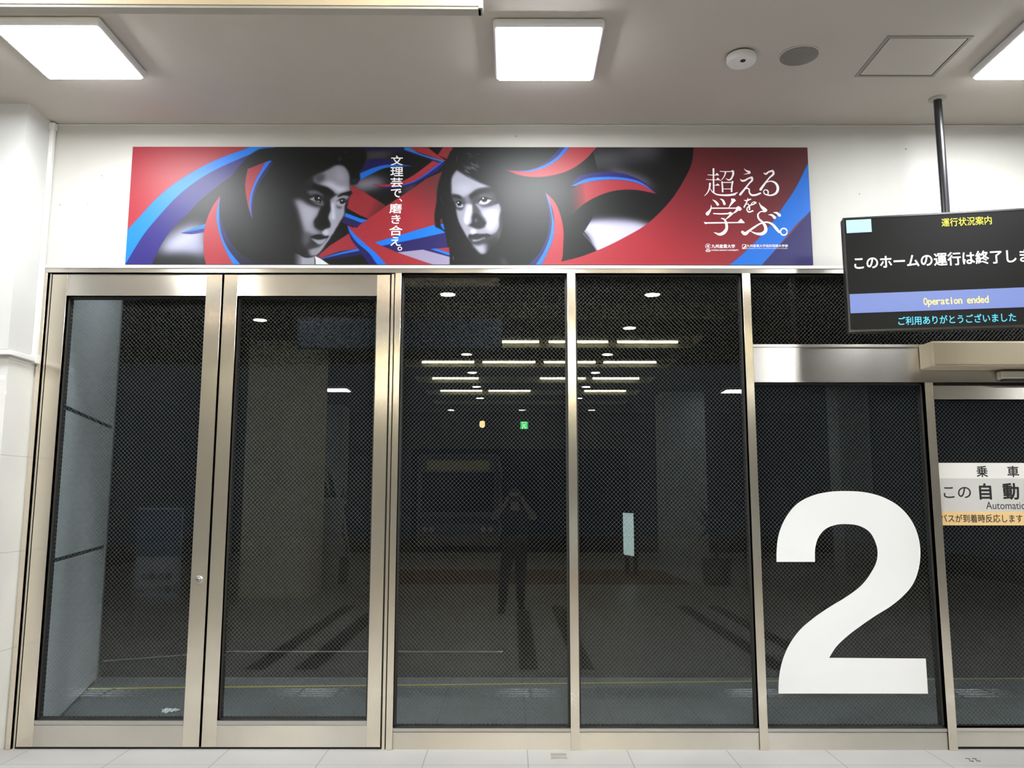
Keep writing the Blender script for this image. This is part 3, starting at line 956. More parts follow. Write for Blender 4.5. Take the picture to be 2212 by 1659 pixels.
paint('C', [(332, 834), (700, 590), (850, 478), (1205, 320), (1205, 1100), (955, 1096), (160, 1326), (0, 1255), (-150, 1180), (-120, 1130), (0, 1070), (90, 1003)], (166, 48, 58), 0.4, smooth=False, c2=(104, 42, 46), axis=[(640, 900), (1020, 560)])
paint('C', [(-330, 880), (-110, 965), (-20, 1000), (80, 1022), (0, 1062), (-130, 1010), (-330, 940)], (26, 116, 226), 0.4, smooth=False)
paint('C', [(-330, 940), (-130, 1010), (0, 1062), (-60, 1125), (-180, 1085), (-330, 1030)], (38, 30, 88), 0.4, smooth=False)
paint('C', [(155, 1326), (550, 1210), (955, 1090), (1110, 1180), (1110, 1195), (600, 1300), (240, 1372)], (22, 122, 240), 0.4, smooth=False)
paint('C', [(240, 1371), (600, 1300), (1110, 1190), (1140, 1390), (920, 1405), (440, 1454)], (38, 30, 96), 0.4, smooth=False)
paint('C', [(436, 1454), (820, 1414), (1205, 1515), (1205, 1660), (1010, 1660), (700, 1550)], (160, 150, 182), 0.4, smooth=False)
paint('C', [(815, 1415), (925, 1404), (1205, 1500), (1205, 1522)], (36, 30, 96), 0.4, smooth=False)
paint('C', [(915, 1406), (992, 1400), (1205, 1470), (1205, 1506)], (26, 120, 236), 0.4, smooth=False)
paint('C', [(988, 1401), (1205, 1380), (1205, 1472)], (160, 48, 58), 0.4, smooth=False)
# lower red swoosh with blue and indigo edge
paint('L', [(1470, 880), (1560, 800), (1720, 700), (1800, 820), (1640, 842), (1500, 892)], (158, 48, 58), 0.4, smooth=False)
paint('L', [(1490, 896), (1640, 850), (1792, 817), (1782, 840), (1650, 866), (1510, 898)], (26, 112, 226), 0.4, smooth=False)
paint('L', [(1505, 898), (1650, 866), (1782, 840), (1850, 860), (1700, 888), (1570, 902)], (32, 26, 84), 1.0, smooth=False)
paint('L', [(1560, 905), (1880, 862), (2000, 960), (1540, 960)], (16, 16, 18), 2.0, smooth=False)
paint('L', [(1690, 648), (1740, 668), (1830, 740), (1950, 802), (2080, 856), (2212, 902), (2400, 965), (1990, 965), (1870, 850), (1780, 762), (1730, 702)], (166, 48, 58), 0.4)
paint('L', [(1690, 650), (1710, 702), (1760, 772), (1850, 852), (1960, 965), (1900, 965), (1780, 832), (1720, 752)], (34, 27, 92), 0.4)
paint('L', [(1690, 648), (1738, 706), (1830, 792), (1920, 872), (2000, 965), (1955, 965), (1850, 852), (1760, 772), (1710, 702)], (24, 118, 236), 0.4)

# --- right end
blob('M', 1740, 120, 300, 55, (72, 70, 76), 14, 1.0, -0.05)
blob('M', 1500, 160, 180, 40, (84, 84, 92), 12, 0.8, 0.0)
blob('M', 2080, 140, 120, 60, (12, 12, 13), 12, 0.9)
blob('M', 1760, 305, 210, 26, (132, 128, 142), 9, 1.0, 0.33)
blob('M', 1990, 330, 120, 80, (12, 12, 13), 12, 0.9)
paint('M', [(1320, 650), (1480, 600), (1620, 588), (1760, 610), (1900, 660), (1800, 800), (1450, 880), (1420, 740)], (200, 196, 226), 7)
blob('M', 1650, 560, 260, 40, (14, 14, 16), 10, 0.9)
paint('M', [(1230, 560), (1330, 645), (1400, 720), (1445, 790), (1482, 850), (1300, 960), (1150, 960)], (14, 14, 15), 1.2)
for k in range(10):
    u = k / 9
    x, y = 1345 + 120 * u, 668 + 140 * u
    paint('M', [(x, y), (x + 14, y + 16), (x + 26, y + 44), (x + 10, y + 24)], (130, 128, 150), 0.6, 0.5)

# --- young man's portrait, three-quarter view, lit from the right
paint('A', [(-260, 90), (0, 60), (600, 50), (1080, 60), (1170, 110), (1175, 200), (1110, 300), (1070, 400), (1085, 475), (1040, 550), (955, 545), (945, 700), (500, 1500), (-100, 1660), (-700, 1660), (-900, 900), (-500, 300)], (13, 13, 15), 1.5)
paint('A', [(-40, 1480), (260, 1470), (350, 1515), (440, 1516), (490, 1498), (500, 1660), (180, 1660)], g3(168), 1.0, c2=g3(16), axis=[(330, 1560), (200, 1560)])
paint('A', [(488, 1494), (560, 1530), (720, 1640), (720, 1660), (500, 1660), (497, 1560)], (236, 238, 242), 0.4, smooth=False)
paint('A', [(486, 1500), (496, 1545), (500, 1660), (490, 1660), (486, 1545)], (24, 24, 26), 0.4)
FACE = [(440, 440), (560, 392), (690, 330), (765, 288), (860, 300), (920, 360), (946, 430), (955, 560), (968, 640), (950, 705), (906, 765), (890, 830), (880, 890), (868, 965), (825, 1040), (740, 1180), (650, 1315), (560, 1435), (500, 1495), (430, 1514), (350, 1512), (280, 1470), (200, 1300), (140, 1000), (160, 740), (300, 560)]
paint('A', FACE, g3(34), 0.8, c2=g3(14), axis=[(420, 900), (200, 900)])
paint('A', [(480, 445), (600, 385), (700, 335), (770, 298), (870, 312), (935, 400), (950, 560), (962, 640), (860, 655), (790, 690), (740, 655), (640, 580), (520, 545), (470, 500)], g3(148), 2.2)
paint('A', [(455, 450), (560, 400), (625, 410), (615, 490), (545, 545), (480, 500)], g3(62), 4, 0.85)
paint('A', [(540, 560), (620, 525), (720, 520), (790, 560), (930, 600), (900, 636), (800, 662), (700, 600), (620, 570)], g3(206), 4)
paint('A', [(760, 330), (850, 330), (900, 430), (860, 520), (790, 500), (760, 420)], g3(176), 5, 0.7)
paint('A', [(690, 745), (760, 700), (940, 700), (905, 765), (885, 830), (876, 950), (828, 1035), (730, 1190), (650, 1312), (560, 1432), (500, 1490), (440, 1470), (470, 1420), (600, 1340), (690, 1230), (700, 1100), (660, 1000)], g3(166), 1.4)
paint('A', [(205, 745), (330, 762), (400, 805), (500, 842), (612, 806), (560, 900), (520, 985), (478, 1060), (500, 1130), (592, 1180), (580, 1214), (440, 1222), (350, 1190), (300, 1010), (255, 860)], g3(164), 4.5)
paint('A', [(300, 830), (480, 860), (520, 900), (450, 1020), (400, 1090), (340, 960)], g3(190), 5, 0.7)
paint('A', [(330, 1180), (440, 1200), (440, 1250), (420, 1330), (390, 1400), (330, 1330)], g3(92), 4.5, 0.9)
paint('A', [(618, 760), (692, 776), (702, 880), (664, 990), (704, 1085), (690, 1120), (640, 1140), (560, 1150), (492, 1112), (480, 1040), (528, 965), (560, 880)], g3(13), 1.8)
paint('A', [(575, 1190), (630, 1140), (690, 1120), (760, 1080), (735, 1190), (690, 1240), (640, 1236), (600, 1210)], g3(172), 1.8)
paint('A', [(588, 1180), (640, 1146), (672, 1166), (662, 1214), (625, 1226), (600, 1206)], g3(202), 1.8)
paint('A', [(700, 790), (745, 800), (752, 900), (756, 1010), (735, 1060), (705, 1010), (712, 900)], g3(214), 2.4)
paint('A', [(690, 1000), (770, 1040), (790, 1085), (740, 1130), (700, 1130), (700, 1080)], g3(172), 2.4)
paint('A', [(400, 1410), (470, 1385), (560, 1350), (610, 1370), (500, 1490), (430, 1500)], g3(150), 3)
paint('A', [(430, 1305), (540, 1350), (600, 1340), (570, 1366), (500, 1386), (400, 1410), (370, 1380)], g3(50), 2.2)
paint('A', [(610, 1330), (660, 1255), (700, 1210), (690, 1260), (640, 1330), (560, 1430), (510, 1480), (560, 1380)], g3(160), 1.2)
paint('A', [(427, 1246), (520, 1214), (560, 1216), (618, 1240), (672, 1228), (664, 1256), (604, 1268), (540, 1278), (470, 1264)], g3(14), 0.9)
paint('A', [(440, 1264), (540, 1284), (650, 1262), (605, 1328), (550, 1346), (490, 1312)], g3(164), 1.3)
paint('A', [(300, 640), (420, 580), (520, 560), (640, 600), (735, 665), (700, 740), (610, 860), (480, 830), (390, 790), (340, 720)], g3(26), 4, 0.92)
paint('A', [(470, 540), (560, 568), (660, 598), (742, 660), (724, 706), (600, 680), (520, 640), (450, 590)], g3(10), 1.6)
paint('A', [(380, 640), (450, 628), (530, 640), (600, 690), (596, 716), (520, 680), (430, 690)], g3(112), 2, 0.8)
paint('A', [(414, 742), (460, 712), (520, 692), (572, 720), (594, 795), (540, 788), (470, 770)], g3(150), 0.9)
paint('A', [(414, 742), (460, 706), (520, 684), (578, 714), (600, 800), (574, 740), (520, 702), (462, 722)], g3(8), 0.6)
blob('A', 517, 734, 36, 38, g3(8), 0.7)
blob('A', 562, 762, 18, 30, g3(12), 0.8)
blob('A', 541, 731, 9, 10, (245, 245, 250), 0.4)
paint('A', [(420, 752), (500, 788), (590, 802), (612, 760), (604, 836), (500, 812)], g3(120), 1.4, 0.9)
paint('A', [(780, 720), (826, 680), (900, 655), (975, 636), (984, 672), (950, 698), (880, 690), (820, 712)], g3(10), 1.1)
paint('A', [(770, 770), (812, 732), (880, 712), (940, 712), (905, 745), (840, 745)], g3(140), 1.6)
paint('A', [(768, 792), (810, 752), (870, 740), (915, 762), (890, 810), (850, 835), (795, 818)], g3(176), 0.9)
paint('A', [(768, 790), (810, 748), (870, 732), (918, 760), (902, 770), (866, 748), (814, 760)], g3(10), 0.6)
blob('A', 850, 776, 34, 34, g3(8), 0.7)
blob('A', 893, 778, 14, 20, g3(12), 0.8)
blob('A', 848, 764, 9, 9, (240, 240, 248), 0.4)
paint('A', [(766, 820), (800, 842), (856, 846), (832, 872), (786, 858)], g3(54), 2)
for (x0, y0, x1, y1, w, t) in ((775, 245, 835, 150, 12, 96), (800, 260, 850, 180, 8, 120), (870, 122, 935, 108, 12, 84), (560, 380, 690, 320, 6, 60), (640, 180, 690, 150, 8, 46), (930, 200, 1000, 180, 8, 44), (500, 410, 600, 366, 5, 54)):
    dx, dy = x1 - x0, y1 - y0
    l = math.hypot(dx, dy)
    nx, ny = -dy / l * w, dx / l * w
    paint('A', [(x0, y0), ((x0 + x1) / 2 + nx, (y0 + y1) / 2 + ny), (x1, y1), ((x0 + x1) / 2 + nx * 0.2, (y0 + y1) / 2 + ny * 0.2)], (t, t * 0.97, t * 0.92), 0.8, 0.85)
for k in range(6):
    x = 975 + 12 * k
    paint('A', [(x, 525), (x + 14, 480 - 4 * k), (x + 18, 484 - 4 * k), (x + 6, 530)], (60, 110, 150), 0.5, 0.5)

# --- young woman's portrait, three-quarter view, long dark hair
paint('B', [(410, 40), (330, 100), (275, 210), (195, 425), (148, 550), (132, 780), (106, 1015), (120, 1115), (240, 1180), (300, 1400), (305, 1700), (1500, 1700), (1900, 1400), (2300, 700), (2200, 40)], (14, 14, 15), 0.7)
paint('M', [(520, 60), (1195, 60), (1150, 130), (1060, 200), (960, 236), (800, 236), (900, 276), (1020, 291), (1160, 276), (1285, 236), (1330, 330), (1265, 430), (1265, 560), (1330, 640), (1300, 800), (1225, 915), (1226, 800), (1228, 680), (1205, 570), (1160, 470), (1095, 403), (1122, 640), (1105, 740), (1050, 850), (940, 970), (420, 970), (480, 400)], (14, 14, 15), 0.5, smooth=False)
paint('B', [(182, 1078), (222, 1066), (244, 1160), (205, 1128)], (24, 104, 214), 0.6, smooth=False)
paint('B', [(190, 1000), (205, 1010), (215, 1062), (184, 1070)], (120, 42, 48), 0.6, smooth=False)
WF = [(400, 355), (346, 430), (340, 600), (330, 690), (352, 760), (386, 805), (392, 930), (432, 1050), (500, 1185), (552, 1275), (640, 1382), (722, 1474), (790, 1472), (850, 1400), (950, 1300), (1000, 1160), (1040, 1000), (1060, 850), (1000, 700), (900, 600), (700, 520), (560, 460), (470, 395)]
paint('B', WF, g3(70), 0.8, c2=g3(14), axis=[(880, 1000), (1010, 960)])
paint('B', [(400, 365), (480, 415), (600, 478), (720, 535), (860, 590), (760, 590), (650, 620), (585, 680), (500, 725), (430, 690), (334, 668), (345, 450)], g3(166), 2.0)
paint('B', [(360, 560), (480, 540), (600, 560), (560, 650), (480, 690), (380, 660)], g3(186), 5, 0.7)
paint('B', [(395, 880), (470, 870), (520, 800), (600, 800), (610, 960), (600, 1100), (690, 1140), (780, 1120), (800, 1050), (740, 950), (700, 880), (640, 800), (690, 800), (820, 830), (900, 820), (960, 800), (985, 860), (960, 1000), (955, 1130), (900, 1200), (800, 1215), (680, 1205), (560, 1215), (552, 1270), (500, 1180), (432, 1048)], g3(158), 1.6, c2=g3(150), axis=[(700, 900), (900, 900)])
paint('B', [(720, 915), (860, 880), (940, 880), (945, 1000), (915, 1110), (850, 1180), (780, 1120), (800, 1050)], g3(205), 4.5)
paint('B', [(540, 820), (602, 815), (600, 900), (575, 1000), (560, 1080), (515, 1080), (498, 1030), (515, 930)], g3(216), 2.2)
paint('B', [(612, 960), (655, 925), (700, 960), (762, 1030), (794, 1062), (745, 1118), (660, 1134), (600, 1112), (548, 1098), (600, 1060)], g3(36), 1.8)
blob('B', 656, 1028, 16, 22, g3(104), 2.0)
paint('B', [(500, 700), (570, 690), (620, 730), (610, 800), (560, 820), (520, 790)], g3(128), 3, 0.8)
paint('B', [(570, 690), (650, 650), (760, 640), (900, 650), (930, 760), (860, 840), (740, 830), (660, 800), (620, 820), (590, 780)], g3(58), 3.0, 0.9)
paint('B', [(566, 700), (640, 648), (760, 606), (870, 598), (850, 650), (730, 668), (640, 712), (592, 745)], g3(30), 2.0)
paint('B', [(690, 802), (706, 760), (740, 736), (800, 738), (866, 760), (800, 812), (728, 818)], g3(190), 0.9)
paint('B', [(686, 802), (706, 750), (745, 722), (806, 726), (872, 756), (800, 746), (742, 744), (712, 768)], g3(14), 0.7)
blob('B', 768, 748, 40, 36, g3(14), 0.8)
blob('B', 752, 736, 10, 11, (250, 250, 255), 0.4)
paint('B', [(700, 690), (760, 680), (860, 700), (880, 740), (800, 715), (720, 725)], g3(88), 2, 0.8)
paint('B', [(690, 812), (730, 826), (810, 818), (870, 770), (880, 800), (810, 845), (730, 848)], g3(64), 2.0, 0.8)
paint('B', [(330, 692), (395, 688), (450, 706), (478, 752), (405, 736), (338, 730)], g3(32), 1.4)
paint('B', [(348, 735), (420, 742), (500, 770), (500, 860), (440, 895), (392, 870), (380, 800)], g3(70), 2.4, 0.85)
paint('B', [(388, 802), (440, 786), (496, 832), (482, 850), (432, 856), (402, 838)], g3(176), 0.9)
paint('B', [(384, 806), (400, 772), (450, 772), (480, 800), (440, 786), (404, 792)], g3(10), 0.7)
blob('B', 436, 806, 31, 32, g3(8), 0.7)
blob('B', 421, 792, 9, 9, (245, 245, 250), 0.4)
paint('B', [(400, 862), (440, 868), (490, 858), (470, 892), (420, 890)], g3(64), 1.8, 0.8)
paint('B', [(596, 1140), (650, 1150), (664, 1205), (602, 1208), (580, 1180)], g3(214), 1.8)
paint('B', [(552, 1245), (568, 1214), (618, 1226), (640, 1208), (705, 1212), (840, 1218), (860, 1240), (800, 1262), (700, 1276), (600, 1272), (570, 1282)], g3(34), 1.1)
paint('B', [(575, 1278), (700, 1278), (850, 1252), (780, 1320), (690, 1352), (615, 1332)], g3(58), 1.5)
for k in range(9):
    u = k / 8
    x, y = 620 + 150 * u, 1296 - 26 * u + 8 * math.sin(5 * u)
    paint('B', [(x - 6, y - 12), (x + 7, y - 14), (x + 6, y + 12), (x - 3, y + 14)], g3(222 - 70 * u), 0.8, 0.85)
paint('B', [(590, 1345), (680, 1362), (760, 1345), (830, 1340), (800, 1440), (745, 1476), (700, 1455), (640, 1390)], g3(170), 2.6)
paint('B', [(780, 1330), (860, 1260), (960, 1240), (1000, 1340), (880, 1500), (800, 1480)], g3(18), 5, 0.8)
paint('B', [(960, 1500), (1060, 1560), (1090, 1640), (1010, 1640)], g3(60), 4, 0.8)
srng = random.Random(3)
for k in range(26):
    u = srng.random()
    x, y = 470 + 170 * u + srng.uniform(-20, 20), 345 - 70 * u + srng.uniform(-50, 30)
    l = srng.uniform(40, 90)
    t = srng.uniform(70, 165)
    paint('B', [(x, y), (x + l * 0.5, y + l * 0.33), (x + l, y + l * 0.72), (x + l * 0.5, y + l * 0.45)], g3(t), 0.7, 0.8)
for k in range(16):
    x, y = 500 + srng.uniform(0, 180), 120 + srng.uniform(-30, 70)
    paint('B', [(x, y), (x + 30, y + 10), (x + 62, y + 28), (x + 28, y + 20)], g3(srng.uniform(40, 80)), 1.0, 0.7)
for pts, t in (([(200, 430), (156, 545), (143, 700), (135, 900), (141, 700), (150, 545)], 120), ([(300, 210), (260, 290), (215, 380), (256, 300)], 90),
               ([(175, 690), (205, 770), (232, 828), (200, 775)], 70), ([(300, 1250), (330, 1310), (344, 1362), (324, 1312)], 60),
               ([(352, 1490), (362, 1530), (358, 1570), (350, 1530)], 110), ([(430, 110), (400, 200), (392, 290), (410, 200)], 70),
               ([(500, 400), (600, 470), (720, 520), (610, 462)], 110), ([(530, 420), (640, 490), (700, 515), (630, 478)], 80)):
    paint('B', pts, g3(t), 0.5, 0.85)
# crescents and the big red arc lie over the hair
paint('L', [(450, 705), (540, 672), (642, 634), (642, 668), (560, 684)], BLUE, 0.4)
paint('L', [(450, 706), (560, 685), (640, 668), (625, 700), (530, 714)], (46, 42, 120), 0.4)
paint('L', [(747, 428), (700, 490), (660, 570), (632, 660), (622, 760), (626, 860), (645, 960), (860, 960), (790, 840), (750, 740), (725, 640), (718, 560), (732, 490)], (172, 50, 62), 0.4)
paint('L', [(747, 430), (743, 520), (752, 600), (790, 710), (870, 830), (1060, 960), (880, 960), (810, 830), (765, 740), (738, 620)], (34, 32, 92), 0.4, c2=(20, 20, 40), axis=[(780, 700), (1000, 940)])
paint('L', [(747, 430), (738, 520), (740, 620), (765, 740), (810, 830), (915, 960), (855, 960), (790, 840), (750, 740), (725, 640), (718, 560), (732, 490)], (30, 118, 226), 0.4)
paint('L', [(1092, 172), (950, 228), (932, 330), (940, 440), (960, 530), (985, 605), (970, 540), (966, 470), (985, 390), (1020, 300), (1060, 230)], (160, 46, 58), 0.4)
paint('L', [(1130, 165), (1142, 180), (1092, 260), (1030, 352), (1000, 430), (988, 510), (985, 605), (976, 520), (985, 430), (1010, 345), (1060, 260)], (32, 30, 88), 0.4)
paint('L', [(1130, 164), (1092, 173), (1050, 235), (1010, 310), (980, 390), (964, 470), (970, 545), (985, 605), (976, 520), (985, 430), (1012, 345), (1062, 258)], (30, 112, 226), 0.4)
paint('M', [(2206, 60), (2190, 180), (2120, 330), (2040, 452), (1930, 572), (1850, 642), (1700, 732), (1480, 838), (1350, 886), (1210, 920), (1100, 942), (1000, 970), (1200, 1100), (3400, 1100), (3400, 40), (2210, 40)], RED, 0.4, c2=(92, 38, 43), axis=[(2100, 900), (2500, 60)])  # fade to darker red at top right puts light falloff into the ink
paint('M', [(1920, 412), (1850, 342), (1720, 276), (1560, 250), (1430, 262), (1340, 288), (1290, 340), (1400, 305), (1530, 288), (1660, 293), (1800, 325)], (33, 27, 104), 0.6)
paint('M', [(1920, 412), (1800, 325), (1660, 293), (1530, 288), (1400, 303), (1285, 356), (1325, 356), (1430, 325), (1550, 310), (1680, 313), (1800, 342)], (30, 112, 228), 0.5)
paint('M', [(1925, 414), (1800, 340), (1680, 313), (1550, 310), (1430, 325), (1320, 356), (1270, 400), (1265, 560), (1290, 575), (1370, 500), (1470, 440), (1600, 395), (1750, 384)], (160, 48, 58), 0.5, c2=(30, 20, 22), axis=[(1400, 420), (1275, 430)])
paint('M', [(800, 236), (950, 246), (1060, 225), (1160, 165), (1280, 55), (1490, 55), (1380, 170), (1270, 240), (1160, 275), (1020, 290), (900, 275)], (166, 50, 60), 0.5)
paint('M', [(845, 240), (960, 235), (1060, 200), (1150, 130), (1215, 55), (1250, 55), (1180, 140), (1080, 206), (960, 243)], (38, 36, 98), 0.5)
paint('M', [(840, 240), (960, 242), (1080, 204), (1180, 139), (1250, 55), (1285, 55), (1200, 150), (1100, 214), (980, 248)], (34, 108, 222), 0.5)
paint('M', [(1095, 403), (1160, 470), (1205, 570), (1228, 680), (1226, 800), (1210, 921), (1170, 970), (1050, 970), (1110, 850), (1150, 750), (1160, 650), (1150, 540), (1120, 460)], (168, 52, 62), 0.4)
paint('M', [(1095, 405), (1130, 520), (1142, 620), (1130, 720), (1090, 830), (1010, 970), (940, 970), (1050, 850), (1105, 740), (1122, 640), (1118, 520)], (38, 36, 92), 0.6)
paint('M', [(1095, 404), (1122, 460), (1142, 540), (1159, 650), (1150, 750), (1110, 850), (1050, 970), (1005, 970), (1090, 830), (1130, 720), (1142, 620), (1128, 515)], (30, 112, 228), 0.4)
paint('E', [(1660, 250), (1760, 330), (1760, 700), (1660, 865), (1500, 1025), (1320, 1235), (1040, 1560), (600, 1560), (685, 1510), (900, 1332), (1130, 1092), (1330, 820), (1480, 600), (1630, 305)], (24, 118, 226), 0.4)
paint('E', [(1700, 810), (1760, 900), (1760, 1560), (1030, 1560), (1320, 1250), (1500, 1058), (1660, 866)], (44, 38, 104), 0.4, smooth=False)
art = np.clip(art, 0, 1)
lin_art = np.where(art <= 0.04045, art / 12.92, ((art + 0.055) / 1.055) ** 2.4) * 0.74

banner = empty('advertising_banner', (BX0, -0.0065, BZ0))
MB().box(0, BW, -0.003, 0.0045, 0, BH).build('backing_board', mat('board_edge', (0.10, 0.08, 0.09), 0.5), banner)
me = bpy.data.meshes.new('printed_sheet')
gx, gz = np.meshgrid(np.linspace(0.0005, BW - 0.0005, GW), np.linspace(0.0005, BH - 0.0005, GH))
co = np.stack([gx, np.full_like(gx, -0.0034), gz], -1).reshape(-1, 3).astype(np.float32)
idx = np.arange(GW * GH).reshape(GH, GW)
quads = np.stack([idx[:-1, :-1], idx[:-1, 1:], idx[1:, 1:], idx[1:, :-1]], -1).reshape(-1, 4).astype(np.int32)
nq = len(quads)
me.vertices.add(len(co))
me.vertices.foreach_set('co', co.ravel())
me.loops.add(nq * 4)
me.loops.foreach_set('vertex_index', quads.ravel())
me.polygons.add(nq)
me.polygons.foreach_set('loop_start', np.arange(0, nq * 4, 4, dtype=np.int32))
me.update(calc_edges=True)
at_ = me.color_attributes.new('print', 'FLOAT_COLOR', 'POINT')
at_.data.foreach_set('color', np.c_[lin_art.reshape(-1, 3), np.ones(GW * GH)].astype(np.float32).ravel())
mp = bpy.data.materials.new('print_ink')
mp.use_nodes = True
nt = mp.node_tree
an = nt.nodes.new('ShaderNodeAttribute')
an.attribute_name = 'print'
pb = nt.nodes['Principled BSDF']
nt.links.new(an.outputs['Color'], pb.inputs['Base Color'])
pb.inputs['Roughness'].default_value = 0.42
pb.inputs['Specular IOR Level'].default_value = 0.3
me.materials.append(mp)
ps = bpy.data.objects.new('printed_sheet', me)
COL.objects.link(ps)
ps.parent = banner

M_PW = mat('print_white', (0.90, 0.86, 0.89), 0.4)
def sheet_rect(g, x0, x1, y0, y1):
    q = grid(g, [(x0, y0), (x1, y0), (x1, y1), (x0, y1)])
    return (q[[0, 3], 0].mean(), q[[1, 2], 0].mean(), q[[2, 3], 1].mean(), q[[0, 1], 1].mean())
YT = -0.0046
# vertical slogan, one character under the other
for ch, y0, y1, x0, x1 in (('文', 172, 298, 393, 548), ('理', 322, 440, 386, 552), ('芸', 464, 586, 388, 544), ('で', 612, 722, 392, 528), ('、', 740, 778, 502, 540),
                           ('磨', 806, 932, 372, 532), ('き', 955, 1070, 398, 516), ('合', 1096, 1226, 370, 540), ('え', 1248, 1362, 386, 518), ('。', 1376, 1426, 478, 538)):
    text_mesh('slogan_character', ch, sheet_rect('C', x0, x1, y0, y1), YT, mat('slogan_white', (0.86, 0.85, 0.88), 0.4), banner, 0.018)

def brush(mb, strokes, g='T'):
    """strokes of (x, y, width): brush-lettered shapes with round ends"""
    for st in strokes:
        P = smooth_loop([(x, y, w) for x, y, w in st], closed=False, n=8, corner=75) if len(st) > 2 else np.array([np.array(st[0]) * (1 - t) + np.array(st[1]) * t for t in np.linspace(0, 1, 6)])
        xy, w = P[:, :2], np.maximum(P[:, 2], 3)
        d = np.gradient(xy, axis=0)
        d /= np.maximum(np.linalg.norm(d, axis=1, keepdims=True), 1e-9)
        n = np.stack([-d[:, 1], d[:, 0]], -1)
        Lr, Rr = xy + n * w[:, None] / 2, xy - n * w[:, None] / 2
        t = bmesh.new()
        yk = YT - 4e-5 * (len(mb.bm.faces) % 997) / 40
        def vert(p):
            q = grid(g, [p])[0]
            return t.verts.new((q[0], yk, q[1]))
        lv, rv = [vert(p) for p in Lr], [vert(p) for p in Rr]
        for i in range(len(xy) - 1):
            t.faces.new((lv[i], lv[i + 1], rv[i + 1], rv[i]))
        for i, s in ((0, -1), (len(xy) - 1, 1)):
            if w[i] > 14:
                a0 = math.atan2(n[i][1], n[i][0])
                cap = [vert(xy[i] + w[i] / 2 * np.array((math.cos(a0 - s * math.pi * k / 8), math.sin(a0 - s * math.pi * k / 8)))) for k in range(9)]
                t.faces.new(cap)
        bmesh.ops.recalc_face_normals(t, faces=t.faces)
        mb.add(t)
def polys(mb, lst, g='T'):
    for pts in lst:
        t = bmesh.new()
        q = grid(g, smooth_loop(pts, n=4, corner=50))
        yk = YT - 4e-5 * (len(mb.bm.faces) % 997) / 40
        t.faces.new([t.verts.new((a, yk, b)) for a, b in q])
        bmesh.ops.triangulate(t, faces=t.faces[:])
        mb.add(t)
def glyph(strokes, shapes=()):
    m = MB()
    brush(m, strokes)
    polys(m, shapes)
    m.build('headline_character', M_PW, banner)
glyph([[(250, 140, 34), (250, 300, 27), (252, 555, 27)], [(145, 243, 10), (240, 248, 13), (340, 247, 13)], [(115, 326, 10), (240, 333, 13), (360, 332, 13)],
       [(265, 431, 12), (350, 430, 13)], [(186, 402, 34), (176, 480, 26), (142, 560, 18), (84, 622, 6)], [(188, 490, 10), (228, 548, 16), (300, 592, 24), (420, 608, 30), (560, 604, 36), (630, 590, 40)],
       [(362, 180, 12), (450, 186, 15), (600, 183, 15)], [(592, 172, 28), (604, 205, 36), (586, 280, 30), (556, 324, 30), (520, 336, 24), (470, 305, 5)], [(468, 195, 26), (448, 258, 20), (410, 316, 13), (360, 355, 5)],
       [(402, 372, 28), (409, 450, 27), (412, 545, 28)], [(412, 381, 16), (588, 381, 16)], [(592, 368, 32), (578, 450, 27), (572, 540, 30)], [(415, 497, 13), (575, 497, 13)]],
      [[(285, 238), (312, 208), (350, 250), (345, 258)], [(300, 324), (325, 292), (368, 334), (362, 340)], [(295, 424), (320, 398), (360, 432), (352, 440)],
       [(600, 605), (640, 565), (690, 553), (640, 600), (625, 612)], [(560, 180), (590, 158), (625, 180), (610, 200)]])
glyph([[(800, 135, 5), (842, 172, 24), (892, 194, 44)], [(905, 212, 22), (860, 222, 16), (788, 236, 4)], [(728, 318, 6), (762, 350, 32), (812, 344, 34), (880, 306, 26), (938, 290, 38), (945, 325, 36), (890, 396, 28), (815, 490, 32), (728, 596, 40)],
       [(790, 530, 12), (848, 484, 22), (884, 500, 26), (892, 560, 26), (930, 604, 32), (1000, 606, 34), (1088, 574, 30)]])
glyph([[(1150, 206, 10), (1182, 228, 30), (1240, 192, 28), (1312, 170, 34), (1328, 205, 38), (1250, 300, 26), (1160, 415, 36), (1094, 506, 44)],
       [(1120, 450, 10), (1190, 388, 14), (1280, 358, 20), (1368, 398, 38), (1404, 480, 48), (1380, 560, 42), (1310, 604, 30), (1220, 606, 24), (1155, 572, 20), (1152, 530, 18), (1190, 512, 18), (1226, 538, 26), (1226, 590, 22)]])
glyph([[(228, 688, 5), (288, 728, 34), (324, 775, 46)], [(363, 670, 5), (418, 706, 36), (444, 765, 44)], [(608, 700, 62), (570, 756, 38), (518, 836, 6)], [(205, 784, 8), (200, 850, 22), (172, 898, 44), (138, 940, 64)],
       [(200, 841, 22), (660, 841, 22)], [(690, 850, 50), (650, 895, 36), (586, 946, 6)], [(250, 937, 20), (380, 943, 24), (520, 938, 26)], [(575, 938, 40), (530, 985, 32), (458, 1046, 8)],
       [(390, 1024, 18), (432, 1036, 26), (474, 1118, 46), (480, 1200, 50), (442, 1268, 60), (370, 1308, 50), (250, 1274, 6)], [(95, 1106, 26), (250, 1104, 26), (690, 1099, 20)]],
      [[(640, 838), (690, 802), (735, 828), (756, 858), (735, 882), (690, 884), (660, 870)], [(570, 664), (650, 700), (640, 722), (560, 700)], [(660, 1108), (738, 1028), (805, 1100), (802, 1110)],
       [(500, 930), (548, 904), (600, 940), (575, 970)], [(72, 1088), (130, 1094), (130, 1122), (96, 1126)], [(240, 918), (262, 950), (250, 944)]])
